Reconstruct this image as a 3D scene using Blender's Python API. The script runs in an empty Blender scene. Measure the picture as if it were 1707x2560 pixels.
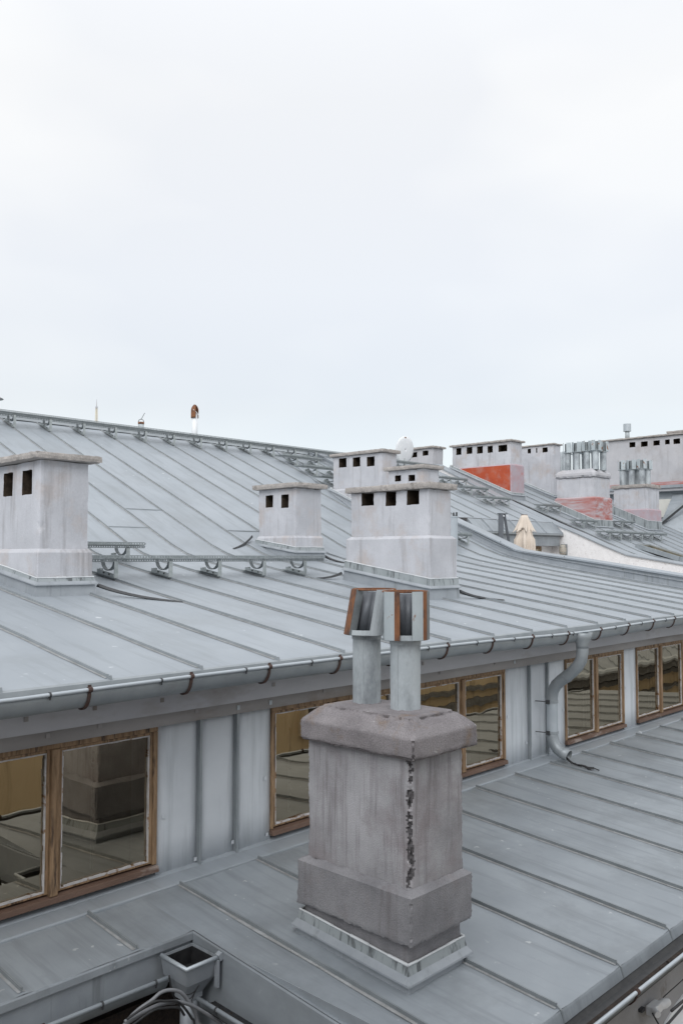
import bpy, math, random
from mathutils import Vector, noise
random.seed(7)
R = math.radians

# ---------------------------------------------------------------- camera, sky, light
scn = bpy.context.scene
COL = scn.collection
YAW = R(46.0)
PITCH = math.atan((1395 - 1280) / 2150.0)
cd = bpy.data.cameras.new('camera')
cd.sensor_fit = 'VERTICAL'; cd.sensor_height = 36.0
cd.lens = 2150.0 / 2560.0 * 36.0
cd.clip_start = 0.1; cd.clip_end = 4000
cam = bpy.data.objects.new('camera', cd); COL.objects.link(cam)
cam.location = (0, 0, 0)
cam.rotation_euler = (math.pi / 2 + PITCH, 0, -YAW)
scn.camera = cam

SUN_EL, SUN_AZ = R(42), R(236)          # azimuth clockwise from +Y
w = bpy.data.worlds.new('World'); scn.world = w; w.use_nodes = True
nt = w.node_tree; nt.nodes.clear()
def N(t, tree=None, **kw):
    n = (tree or nt).nodes.new(t)
    for k, v in kw.items(): setattr(n, k, v)
    return n
wo = N('ShaderNodeOutputWorld'); bg = N('ShaderNodeBackground'); bg2 = N('ShaderNodeBackground')
sky = N('ShaderNodeTexSky'); sky.sky_type = 'NISHITA'; sky.sun_disc = False
sky.sun_elevation = SUN_EL; sky.sun_rotation = SUN_AZ
bg.inputs['Strength'].default_value = 0.05
nt.links.new(sky.outputs[0], bg.inputs['Color'])
tc = N('ShaderNodeTexCoord'); mp = N('ShaderNodeMapping'); mp.inputs['Scale'].default_value = (1, 1, 2.2)
nt.links.new(tc.outputs['Generated'], mp.inputs['Vector'])
nz = N('ShaderNodeTexNoise'); nz.inputs['Scale'].default_value = 2.3; nz.inputs['Detail'].default_value = 3; nz.inputs['Roughness'].default_value = 0.45
nt.links.new(mp.outputs[0], nz.inputs['Vector'])
cr = N('ShaderNodeValToRGB')
cr.color_ramp.elements[0].position = 0.38; cr.color_ramp.elements[0].color = (0.905, 0.915, 0.94, 1)
cr.color_ramp.elements[1].position = 0.56; cr.color_ramp.elements[1].color = (1.0, 1.0, 1.0, 1)
nt.links.new(nz.outputs['Fac'], cr.inputs[0])
sx = N('ShaderNodeSeparateXYZ'); nt.links.new(tc.outputs['Generated'], sx.inputs[0])
mr = N('ShaderNodeMapRange'); mr.inputs['From Min'].default_value = 0.0; mr.inputs['From Max'].default_value = 1.0
nt.links.new(sx.outputs['Z'], mr.inputs['Value'])
hz = N('ShaderNodeValToRGB')
hz.color_ramp.elements[0].color = (0.52, 0.535, 0.56, 1); hz.color_ramp.elements[1].color = (1.0, 1.0, 0.99, 1)
for p_, c_ in ((0.17, (0.55, 0.53, 0.495)), (0.30, (0.655, 0.635, 0.595)), (0.48, (0.725, 0.705, 0.66)), (0.70, (0.88, 0.875, 0.85))):
    hz.color_ramp.elements.new(p_).color = (*c_, 1)
nt.links.new(mr.outputs[0], hz.inputs[0])
mxs = N('ShaderNodeMix', data_type='RGBA', blend_type='MULTIPLY'); mxs.inputs['Factor'].default_value = 1.0
nt.links.new(hz.outputs[0], mxs.inputs['A']); nt.links.new(cr.outputs[0], mxs.inputs['B'])
nt.links.new(mxs.outputs['Result'], bg2.inputs['Color']); bg2.inputs['Strength'].default_value = 1.25
ad = N('ShaderNodeAddShader')
nt.links.new(bg.outputs[0], ad.inputs[0]); nt.links.new(bg2.outputs[0], ad.inputs[1])
nt.links.new(ad.outputs[0], wo.inputs['Surface'])

sl = bpy.data.lights.new('sun', 'SUN'); sl.energy = 1.5; sl.angle = R(40); sl.color = (0.97, 0.985, 1.0)
so = bpy.data.objects.new('sun', sl); COL.objects.link(so)
sd = Vector((math.sin(SUN_AZ) * math.cos(SUN_EL), math.cos(SUN_AZ) * math.cos(SUN_EL), math.sin(SUN_EL)))
so.rotation_euler = (-sd).to_track_quat('-Z', 'Y').to_euler()
scn.view_settings.view_transform = 'Standard'; scn.view_settings.look = 'None'
scn.view_settings.gamma = 1; scn.view_settings.use_curve_mapping = False
scn.view_settings.exposure = 0.0
scn.render.engine = 'CYCLES'

# ---------------------------------------------------------------- materials
MATS = {}
def mat(name, c1, c2, scale=3.0, rough=0.6, metal=0.0, bump=0.0, bscale=60, stretch=(1, 1, 1), spots=None,
        spot_thr=0.68, spot_scale=14, c3=None, c3_scale=1.2, c3_lo=0.5, c3_hi=0.62, rnd=0.0, rough2=None, spec=0.5, streak=None, grain=0.0, grain_scale=120, saxis='z'):
    """two-colour noise material with optional streaks, blotches, specks and fine relief, in object space"""
    m = bpy.data.materials.new(name); m.use_nodes = True
    t = m.node_tree; t.nodes.clear()
    out = N('ShaderNodeOutputMaterial', t); b = N('ShaderNodeBsdfPrincipled', t)
    t.links.new(b.outputs[0], out.inputs['Surface'])
    co = N('ShaderNodeTexCoord', t); mpn = N('ShaderNodeMapping', t); mpn.inputs['Scale'].default_value = stretch
    oi = N('ShaderNodeObjectInfo', t)
    add = N('ShaderNodeVectorMath', t, operation='ADD')
    mul = N('ShaderNodeMath', t, operation='MULTIPLY'); mul.inputs[1].default_value = 37.0
    t.links.new(oi.outputs['Random'], mul.inputs[0])
    t.links.new(co.outputs['Object'], add.inputs[0]); t.links.new(mul.outputs[0], add.inputs[1])
    t.links.new(add.outputs[0], mpn.inputs['Vector'])
    def noise_n(sc, det=5, ro=0.6, vec=None):
        n = N('ShaderNodeTexNoise', t); n.inputs['Scale'].default_value = sc
        n.inputs['Detail'].default_value = det; n.inputs['Roughness'].default_value = ro
        t.links.new((vec or mpn).outputs[0], n.inputs['Vector']); return n
    def ramp(src, lo, hi):
        r = N('ShaderNodeMapRange', t); r.inputs['From Min'].default_value = lo; r.inputs['From Max'].default_value = hi
        t.links.new(src, r.inputs['Value']); return r.outputs[0]
    def mixc(f, a, bb):
        x = N('ShaderNodeMix', t, data_type='RGBA')
        t.links.new(f, x.inputs['Factor'])
        for k, v in (('A', a), ('B', bb)):
            if isinstance(v, tuple): x.inputs[k].default_value = (*v, 1)
            else: t.links.new(v, x.inputs[k])
        return x.outputs['Result']
    n1 = noise_n(scale)
    col = mixc(ramp(n1.outputs['Fac'], 0.32, 0.68), c1, c2)
    if c3:
        n3 = noise_n(c3_scale, 6, 0.65)
        col = mixc(ramp(n3.outputs['Fac'], c3_lo, c3_hi), col, c3)
    if streak:
        ms = N('ShaderNodeMapping', t); ms.inputs['Scale'].default_value = (1, 1, 0.07) if saxis == 'z' else (1, 0.07, 0.3)
        t.links.new(add.outputs[0], ms.inputs['Vector'])
        n4 = noise_n(streak[1], 4, 0.7, ms)
        col = mixc(ramp(n4.outputs['Fac'], streak[2], streak[3]), col, streak[0])
    if spots:
        n5 = noise_n(spot_scale, 2, 0.5)
        n6 = noise_n(spot_scale * 0.13, 2, 0.5)
        mm = N('ShaderNodeMath', t, operation='MULTIPLY')
        t.links.new(ramp(n5.outputs['Fac'], spot_thr, spot_thr + 0.04), mm.inputs[0])
        t.links.new(ramp(n6.outputs['Fac'], 0.48, 0.58), mm.inputs[1])
        col = mixc(mm.outputs[0], col, spots)
    if grain:
        ng = noise_n(grain_scale, 3, 0.7)
        gr = N('ShaderNodeMapRange', t); gr.inputs['From Min'].default_value = 0.3; gr.inputs['From Max'].default_value = 0.7
        gr.inputs['To Min'].default_value = 1 - grain; gr.inputs['To Max'].default_value = 1 + grain
        t.links.new(ng.outputs['Fac'], gr.inputs['Value'])
        hg = N('ShaderNodeHueSaturation', t); t.links.new(gr.outputs[0], hg.inputs['Value']); t.links.new(col, hg.inputs['Color']); col = hg.outputs[0]
    if rnd:
        hs = N('ShaderNodeHueSaturation', t)
        vr = N('ShaderNodeMapRange', t); vr.inputs['To Min'].default_value = 1 - rnd; vr.inputs['To Max'].default_value = 1 + rnd
        t.links.new(oi.outputs['Random'], vr.inputs['Value']); t.links.new(vr.outputs[0], hs.inputs['Value'])
        t.links.new(col, hs.inputs['Color']); col = hs.outputs[0]
    t.links.new(col, b.inputs['Base Color'])
    b.inputs['Metallic'].default_value = metal; b.inputs['Specular IOR Level'].default_value = spec
    if rough2 is not None:
        rr = N('ShaderNodeMapRange', t); rr.inputs['To Min'].default_value = rough; rr.inputs['To Max'].default_value = rough2
        t.links.new(n1.outputs['Fac'], rr.inputs['Value']); t.links.new(rr.outputs[0], b.inputs['Roughness'])
    else: b.inputs['Roughness'].default_value = rough
    if bump:
        nb = noise_n(bscale, 6, 0.65)
        bp = N('ShaderNodeBump', t); bp.inputs['Strength'].default_value = bump; bp.inputs['Distance'].default_value = 0.01
        t.links.new(nb.outputs['Fac'], bp.inputs['Height']); t.links.new(bp.outputs[0], b.inputs['Normal'])
    MATS[name] = m
    return m

M_roof = mat('weathered_zinc_sheet', (0.320, 0.352, 0.382), (0.370, 0.402, 0.432), 1.3, rough=0.42, rough2=0.62, metal=0.25, bump=0.14, bscale=2.6,
             saxis='y', streak=((0.27, 0.295, 0.315), 9, 0.5, 0.8), c3=(0.295, 0.32, 0.34), c3_scale=0.8, c3_lo=0.5, c3_hi=0.7, spots=(0.55, 0.58, 0.60), spot_thr=0.70, spot_scale=11, rnd=0.035)
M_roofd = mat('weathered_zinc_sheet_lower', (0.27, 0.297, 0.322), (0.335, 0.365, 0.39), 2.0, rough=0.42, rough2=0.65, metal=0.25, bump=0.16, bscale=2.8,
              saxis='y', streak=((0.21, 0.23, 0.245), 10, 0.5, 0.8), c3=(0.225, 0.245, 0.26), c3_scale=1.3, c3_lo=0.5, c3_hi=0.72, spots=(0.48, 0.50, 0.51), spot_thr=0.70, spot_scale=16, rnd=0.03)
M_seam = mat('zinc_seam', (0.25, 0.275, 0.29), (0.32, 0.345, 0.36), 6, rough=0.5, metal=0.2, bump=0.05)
M_seamd = mat('zinc_seam_lower_shaded', (0.19, 0.21, 0.22), (0.26, 0.28, 0.29), 6, rough=0.5, metal=0.2, bump=0.05)  # darker than the upper seams: underside shade put into the colour
M_grime = mat('grime_beside_seam', (0.24, 0.24, 0.235), (0.36, 0.37, 0.375), 14, rough=0.8)
M_dirt = mat('grime_line', (0.12, 0.115, 0.105), (0.24, 0.25, 0.25), 9, rough=0.8, stretch=(1, 0.3, 1))
M_clad = mat('wall_cladding_zinc', (0.58, 0.61, 0.64), (0.65, 0.68, 0.71), 3, rough=0.5, rough2=0.65, metal=0.1, bump=0.04, bscale=5,
             streak=((0.44, 0.47, 0.49), 7, 0.5, 0.72), rnd=0.03)
M_flash = mat('flashing_zinc', (0.285, 0.31, 0.335), (0.36, 0.385, 0.41), 5, rough=0.5, metal=0.2, bump=0.08, bscale=20,
              streak=((0.24, 0.26, 0.27), 11, 0.56, 0.70))
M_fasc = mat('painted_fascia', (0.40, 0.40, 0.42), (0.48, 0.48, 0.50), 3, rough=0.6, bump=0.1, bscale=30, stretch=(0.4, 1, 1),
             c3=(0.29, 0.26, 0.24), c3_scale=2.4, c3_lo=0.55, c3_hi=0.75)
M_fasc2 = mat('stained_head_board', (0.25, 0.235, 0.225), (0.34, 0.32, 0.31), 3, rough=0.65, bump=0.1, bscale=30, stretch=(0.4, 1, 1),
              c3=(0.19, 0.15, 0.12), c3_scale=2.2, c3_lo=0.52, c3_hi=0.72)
M_plast = mat('pale_render', (0.455, 0.46, 0.485), (0.565, 0.57, 0.60), 2.2, rough=0.85, bump=0.25, bscale=45,
              grain=0.05, grain_scale=60, c3=(0.47, 0.42, 0.40), c3_scale=2.0, c3_lo=0.52, c3_hi=0.72, streak=((0.29, 0.28, 0.285), 9, 0.54, 0.82), spec=0.2)
M_plast2 = mat('grey_render', (0.42, 0.42, 0.44), (0.50, 0.495, 0.51), 2.0, rough=0.85, bump=0.25, bscale=40,
               c3=(0.36, 0.33, 0.32), c3_scale=1.4, c3_lo=0.52, c3_hi=0.78, streak=((0.36, 0.35, 0.36), 7, 0.55, 0.8), spec=0.2)
M_old = mat('old_purple_grey_render', (0.28, 0.275, 0.285), (0.44, 0.435, 0.45), 2.6, rough=0.92, bump=0.5, bscale=150, grain=0.11, grain_scale=140,
            c3=(0.25, 0.215, 0.22), c3_scale=2.2, c3_lo=0.5, c3_hi=0.75, streak=((0.17, 0.15, 0.155), 17, 0.50, 0.80), spec=0.15)
M_old2 = mat('dark_purple_grey_render', (0.20, 0.197, 0.207), (0.30, 0.295, 0.305), 4, rough=0.95, bump=0.6, bscale=130, grain=0.14, grain_scale=130,
             c3=(0.25, 0.225, 0.225), c3_scale=3.0, c3_lo=0.56, c3_hi=0.75, streak=((0.17, 0.155, 0.16), 9, 0.56, 0.85), spec=0.15)
M_oldcap = mat('weathered_cap_concrete', (0.19, 0.175, 0.18), (0.29, 0.27, 0.275), 5.0, rough=0.95, bump=0.7, bscale=120, grain=0.22, grain_scale=110,
               c3=(0.23, 0.165, 0.115), c3_scale=3.6, c3_lo=0.54, c3_hi=0.70, spots=(0.46, 0.45, 0.44), spot_thr=0.70, spot_scale=30, spec=0.15)
M_pit = mat('broken_mortar', (0.06, 0.057, 0.058), (0.17, 0.16, 0.165), 30, rough=1, bump=1.0, bscale=80, spec=0.1)
M_cap = mat('chimney_cap_concrete', (0.33, 0.305, 0.285), (0.43, 0.40, 0.375), 7, rough=0.95, bump=0.6, bscale=70, grain=0.2, grain_scale=60,
            c3=(0.20, 0.18, 0.165), c3_scale=5, c3_lo=0.58, c3_hi=0.7, spec=0.15)
M_seal = mat('white_sealant', (0.55, 0.57, 0.58), (0.66, 0.68, 0.69), 14, rough=0.7)
M_coll = mat('streaked_collar_zinc', (0.29, 0.32, 0.33), (0.37, 0.40, 0.41), 5, rough=0.5, metal=0.2, bump=0.05, bscale=20,
              streak=((0.11, 0.12, 0.125), 16, 0.52, 0.64))
M_soot = mat('sooty_flue', (0.03, 0.025, 0.02), (0.10, 0.075, 0.055), 8, rough=1, bump=0.8, bscale=40, spec=0.1)
M_red = mat('red_lead_paint', (0.38, 0.055, 0.018), (0.46, 0.085, 0.03), 3, rough=0.7, bump=0.1, c3=(0.40, 0.20, 0.165), c3_scale=4.5, c3_lo=0.48, c3_hi=0.80)
M_redw = mat('washed_red_paint', (0.36, 0.10, 0.085), (0.44, 0.22, 0.20), 5, rough=0.8, bump=0.2, stretch=(1, 0.35, 3), c3=(0.46, 0.41, 0.43), c3_scale=3.8, c3_lo=0.40, c3_hi=0.62)
M_redp = mat('faded_pink_paint', (0.44, 0.30, 0.32), (0.42, 0.38, 0.42), 4, rough=0.8, bump=0.2, c3=(0.46, 0.24, 0.23), c3_scale=3, c3_lo=0.55, c3_hi=0.68)
M_wood = mat('weathered_window_wood', (0.15, 0.09, 0.045), (0.36, 0.235, 0.135), 12, rough=0.7, bump=0.4, bscale=40, stretch=(3, 1, 0.3), grain=0.15, grain_scale=60,
             c3=(0.04, 0.025, 0.018), c3_scale=9, c3_lo=0.54, c3_hi=0.66)
M_sillw = mat('brown_sill_wood', (0.10, 0.058, 0.04), (0.16, 0.10, 0.072), 6, rough=0.7, bump=0.3, stretch=(0.4, 1, 1), c3=(0.30, 0.25, 0.22), c3_scale=5, c3_lo=0.58, c3_hi=0.66)
M_putty = mat('flaking_putty', (0.42, 0.40, 0.39), (0.60, 0.58, 0.57), 14, rough=0.9, bump=0.7, bscale=60, c3=(0.25, 0.15, 0.09), c3_scale=16, c3_lo=0.56, c3_hi=0.62)
M_steel = mat('galvanised_steel', (0.30, 0.33, 0.33), (0.46, 0.49, 0.49), 14, rough=0.45, metal=0.45, bump=0.05)
M_grate = mat('grating_steel', (0.23, 0.255, 0.26), (0.35, 0.38, 0.385), 20, rough=0.5, metal=0.35)
M_steeld = mat('dull_galvanised_steel', (0.17, 0.19, 0.195), (0.26, 0.28, 0.29), 14, rough=0.55, metal=0.4, bump=0.05)
M_gut = mat('gutter_zinc', (0.25, 0.275, 0.29), (0.33, 0.355, 0.37), 5, rough=0.42, rough2=0.55, metal=0.3, bump=0.04, bscale=9, c3=(0.25, 0.26, 0.26), c3_scale=3, c3_lo=0.55, c3_hi=0.75)
M_bead = mat('gutter_bead_zinc', (0.40, 0.44, 0.47), (0.47, 0.51, 0.54), 6, rough=0.4, metal=0.25)
M_rustd = mat('dark_rusty_iron', (0.045, 0.03, 0.026), (0.09, 0.047, 0.035), 25, rough=0.8, bump=0.5, bscale=90)
M_rust = mat('orange_rust', (0.17, 0.07, 0.035), (0.27, 0.115, 0.05), 18, rough=0.85, bump=0.5, bscale=80, stretch=(1, 1, 0.5), c3=(0.10, 0.055, 0.04), c3_scale=14, c3_lo=0.48, c3_hi=0.62)
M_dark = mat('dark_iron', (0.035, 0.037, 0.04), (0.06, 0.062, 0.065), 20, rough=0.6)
M_pipe = mat('galvanised_flue_pipe', (0.40, 0.44, 0.46), (0.52, 0.56, 0.58), 5, rough=0.5, rough2=0.7, metal=0.15, bump=0.12, bscale=25, grain=0.06,
             stretch=(1, 1, 0.5), c3=(0.20, 0.22, 0.235), c3_scale=3.6, c3_lo=0.46, c3_hi=0.66)
M_cowl = mat('rusting_cowl_sheet', (0.40, 0.45, 0.47), (0.50, 0.55, 0.57), 5, rough=0.55, metal=0.2, bump=0.1, bscale=25,
             c3=(0.25, 0.105, 0.045), c3_scale=6, c3_lo=0.60, c3_hi=0.64)
M_blk = mat('black_cable_and_shade', (0.012, 0.012, 0.014), (0.03, 0.03, 0.03), 20, rough=0.45)  # cable black; also paints the shade inside gutters and hopper
M_cab = mat('grey_plastic_conduit', (0.17, 0.175, 0.185), (0.23, 0.235, 0.245), 20, rough=0.45)
M_stuc = mat('white_stucco', (0.76, 0.75, 0.75), (0.84, 0.83, 0.83), 10, rough=0.95, bump=0.8, bscale=30, c3=(0.64, 0.61, 0.60), c3_scale=16, c3_lo=0.58, c3_hi=0.68)
M_tan = mat('ochre_facade_render', (0.66, 0.52, 0.33), (0.74, 0.60, 0.40), 1.0, rough=0.9, bump=0.1, streak=((0.25, 0.19, 0.12), 3, 0.55, 0.75))
M_tanw = mat('pale_facade_trim', (0.60, 0.52, 0.40), (0.68, 0.60, 0.48), 2, rough=0.85)
M_fac = mat('grey_facade_render', (0.27, 0.27, 0.275), (0.35, 0.35, 0.355), 2.5, rough=0.92, bump=0.4, bscale=30, c3=(0.13, 0.10, 0.07), c3_scale=2.2, c3_lo=0.54, c3_hi=0.66)
M_white = mat('white_paint', (0.72, 0.74, 0.76), (0.80, 0.81, 0.82), 6, rough=0.5, c3=(0.45, 0.40, 0.36), c3_scale=7, c3_lo=0.66, c3_hi=0.72)
M_canvas = mat('cream_canvas', (0.60, 0.52, 0.44), (0.68, 0.60, 0.52), 5, rough=0.9, bump=0.2, bscale=40)
M_anth = mat('anthracite_steel', (0.10, 0.11, 0.125), (0.13, 0.14, 0.155), 8, rough=0.5, metal=0.2)
M_lamp = mat('dusty_lamp_cover', (0.34, 0.31, 0.26), (0.42, 0.385, 0.33), 20, rough=0.6)
M_room = mat('room_plaster', (0.30, 0.24, 0.17), (0.36, 0.29, 0.21), 1.5, rough=0.9)
M_floor = mat('room_floorboards', (0.16, 0.10, 0.06), (0.22, 0.14, 0.09), 3, rough=0.5, stretch=(0.3, 2, 1))
M_ground = mat('courtyard_paving', (0.16, 0.155, 0.15), (0.22, 0.215, 0.21), 1.2, rough=0.9, bump=0.3, bscale=6)
M_leaf_shade = mat('leaf_litter_and_shade', (0.012, 0.010, 0.009), (0.045, 0.03, 0.022), 30, rough=1, bump=1, bscale=60)  # litter brown, near black; also paints shade in the gutter gap and recess
M_terr = mat('terrace_tiles', (0.30, 0.28, 0.26), (0.36, 0.34, 0.32), 3, rough=0.8)
M_blind = mat('cream_roller_blind', (0.62, 0.61, 0.56), (0.68, 0.67, 0.62), 3, rough=0.8)
M_yel = mat('hazy_yellow_steel', (0.62, 0.58, 0.50), (0.78, 0.72, 0.55), 0.25, rough=0.7)  # distance haze painted into the tower's pale colour

def glass(name, tint, ior, wav):
    m = bpy.data.materials.new(name); m.use_nodes = True; t = m.node_tree; t.nodes.clear()
    out = N('ShaderNodeOutputMaterial', t); mx = N('ShaderNodeMixShader', t)
    tr = N('ShaderNodeBsdfTransparent', t); tr.inputs[0].default_value = (*tint, 1)
    gl = N('ShaderNodeBsdfGlossy', t); gl.inputs['Roughness'].default_value = 0.0; gl.inputs['Color'].default_value = (1.0, 0.87, 0.66, 1)
    fr = N('ShaderNodeFresnel', t); fr.inputs['IOR'].default_value = ior
    co = N('ShaderNodeTexCoord', t); mpn = N('ShaderNodeMapping', t); mpn.inputs['Scale'].default_value = (1.2, 1, 0.8)
    nn = N('ShaderNodeTexNoise', t); nn.inputs['Scale'].default_value = 3.2; nn.inputs['Detail'].default_value = 1
    bp = N('ShaderNodeBump', t); bp.inputs['Strength'].default_value = wav; bp.inputs['Distance'].default_value = 0.02
    t.links.new(co.outputs['Object'], mpn.inputs[0]); t.links.new(mpn.outputs[0], nn.inputs['Vector'])
    t.links.new(nn.outputs['Fac'], bp.inputs['Height']); t.links.new(bp.outputs[0], gl.inputs['Normal'])
    t.links.new(fr.outputs[0], mx.inputs[0]); t.links.new(tr.outputs[0], mx.inputs[1]); t.links.new(gl.outputs[0], mx.inputs[2])
    t.links.new(mx.outputs[0], out.inputs['Surface']); return m
M_glass = glass('old_window_glass', (0.38, 0.33, 0.26), 4.2, 0.055)

# ---------------------------------------------------------------- mesh helpers
def root_loc(p):
    v = Vector((0, 0, 0))
    while p is not None:
        v += Vector(p.location); p = p.parent
    return v

class MB:
    def __init__(s): s.v = []; s.f = []
    def quad(s, a, b, c, d):
        n = len(s.v); s.v += [tuple(a), tuple(b), tuple(c), tuple(d)]; s.f.append((n, n + 1, n + 2, n + 3))
    def poly(s, pts):
        n = len(s.v); s.v += [tuple(p) for p in pts]; s.f.append(tuple(range(n, n + len(pts))))
    def box(s, x0, x1, y0, y1, z0, z1):
        s.hexa([(x0, y0, z0), (x1, y0, z0), (x1, y1, z0), (x0, y1, z0)], [(x0, y0, z1), (x1, y0, z1), (x1, y1, z1), (x0, y1, z1)])
    def hexa(s, bot, top):
        n = len(s.v); s.v += [tuple(p) for p in bot] + [tuple(p) for p in top]; k = len(bot)
        s.f.append(tuple(n + i for i in reversed(range(k)))); s.f.append(tuple(n + k + i for i in range(k)))
        for i in range(k):
            j = (i + 1) % k; s.f.append((n + i, n + j, n + k + j, n + k + i))
    def bar(s, a, b, wd, ht, up=(0, 0, 1)):
        a = Vector(a); b = Vector(b); d = (b - a).normalized(); sd_ = d.cross(Vector(up)).normalized(); u = sd_.cross(d)
        o = [(-wd / 2, -ht / 2), (wd / 2, -ht / 2), (wd / 2, ht / 2), (-wd / 2, ht / 2)]
        s.hexa([a + sd_ * p + u * q for p, q in o], [b + sd_ * p + u * q for p, q in o])
    def ribbon_loft(s, rings, closed=False, caps=False):
        n = len(s.v); k = len(rings[0])
        for r in rings: s.v += [tuple(p) for p in r]
        for i in range(len(rings) - 1):
            for j in range(k if closed else k - 1):
                j2 = (j + 1) % k
                s.f.append((n + i * k + j, n + i * k + j2, n + (i + 1) * k + j2, n + (i + 1) * k + j))
        if caps:
            s.f.append(tuple(n + j for j in reversed(range(k)))); s.f.append(tuple(n + (len(rings) - 1) * k + j for j in range(k)))
    def tube(s, pts, r, seg=12, caps=True):
        pts = [Vector(p) for p in pts]; rs = r if isinstance(r, (list, tuple)) else [r] * len(pts)
        up = None; rings = []
        for i, p in enumerate(pts):
            d = (pts[min(i + 1, len(pts) - 1)] - pts[max(i - 1, 0)]).normalized()
            if up is None: up = Vector((0, 0, 1)) if abs(d.z) < 0.9 else Vector((1, 0, 0))
            sd_ = d.cross(up).normalized(); up = sd_.cross(d).normalized()
            rings.append([p + (sd_ * math.cos(2 * math.pi * k / seg) + up * math.sin(2 * math.pi * k / seg)) * rs[i] for k in range(seg)])
        s.ribbon_loft(rings, True, caps)
    def lathe(s, c, prof, seg=16, a0=0.0, caps=True):
        rings = [[(c[0] + r * math.cos(a0 + 2 * math.pi * k / seg), c[1] + r * math.sin(a0 + 2 * math.pi * k / seg), c[2] + z) for k in range(seg)] for r, z in prof]
        s.ribbon_loft(rings, True, caps)
    def build(s, name, m, parent=None, smooth=False, bevel=0.0, thick=0.0):
        me = bpy.data.meshes.new(name)
        o3 = root_loc(parent)
        me.from_pydata([tuple(Vector(p) - o3) for p in s.v], [], s.f)
        for x in (m if isinstance(m, list) else [m]): me.materials.append(x)
        if smooth: me.polygons.foreach_set('use_smooth', [True] * len(me.polygons))
        me.update()
        o = bpy.data.objects.new(name, me); COL.objects.link(o)
        if parent is not None: o.parent = parent
        if thick:
            sm = o.modifiers.new('s', 'SOLIDIFY'); sm.thickness = thick; sm.offset = 0
        if bevel:
            bm = o.modifiers.new('b', 'BEVEL'); bm.width = bevel; bm.segments = 2; bm.limit_method = 'ANGLE'
        return o

def thing(name, label, cat, loc=(0, 0, 0), group=None):
    o = bpy.data.objects.new(name, None); COL.objects.link(o); o.location = loc; o.empty_display_size = 0.1
    o['label'] = label; o['category'] = cat
    if group: o['group'] = group
    return o
def tag(o, label, cat, group=None):
    o['label'] = label; o['category'] = cat
    if group: o['group'] = group
    return o
def copy_tree(o, parent=None):
    c = o.copy(); COL.objects.link(c)
    if parent is not None: c.parent = parent
    for ch in list(o.children): copy_tree(ch, c)
    return c
def nz3(x, y, z): return noise.noise(Vector((x, y, z)))

def sharp(o, deg=28):
    o.data.set_sharp_from_angle(angle=R(deg)); return o

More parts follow.
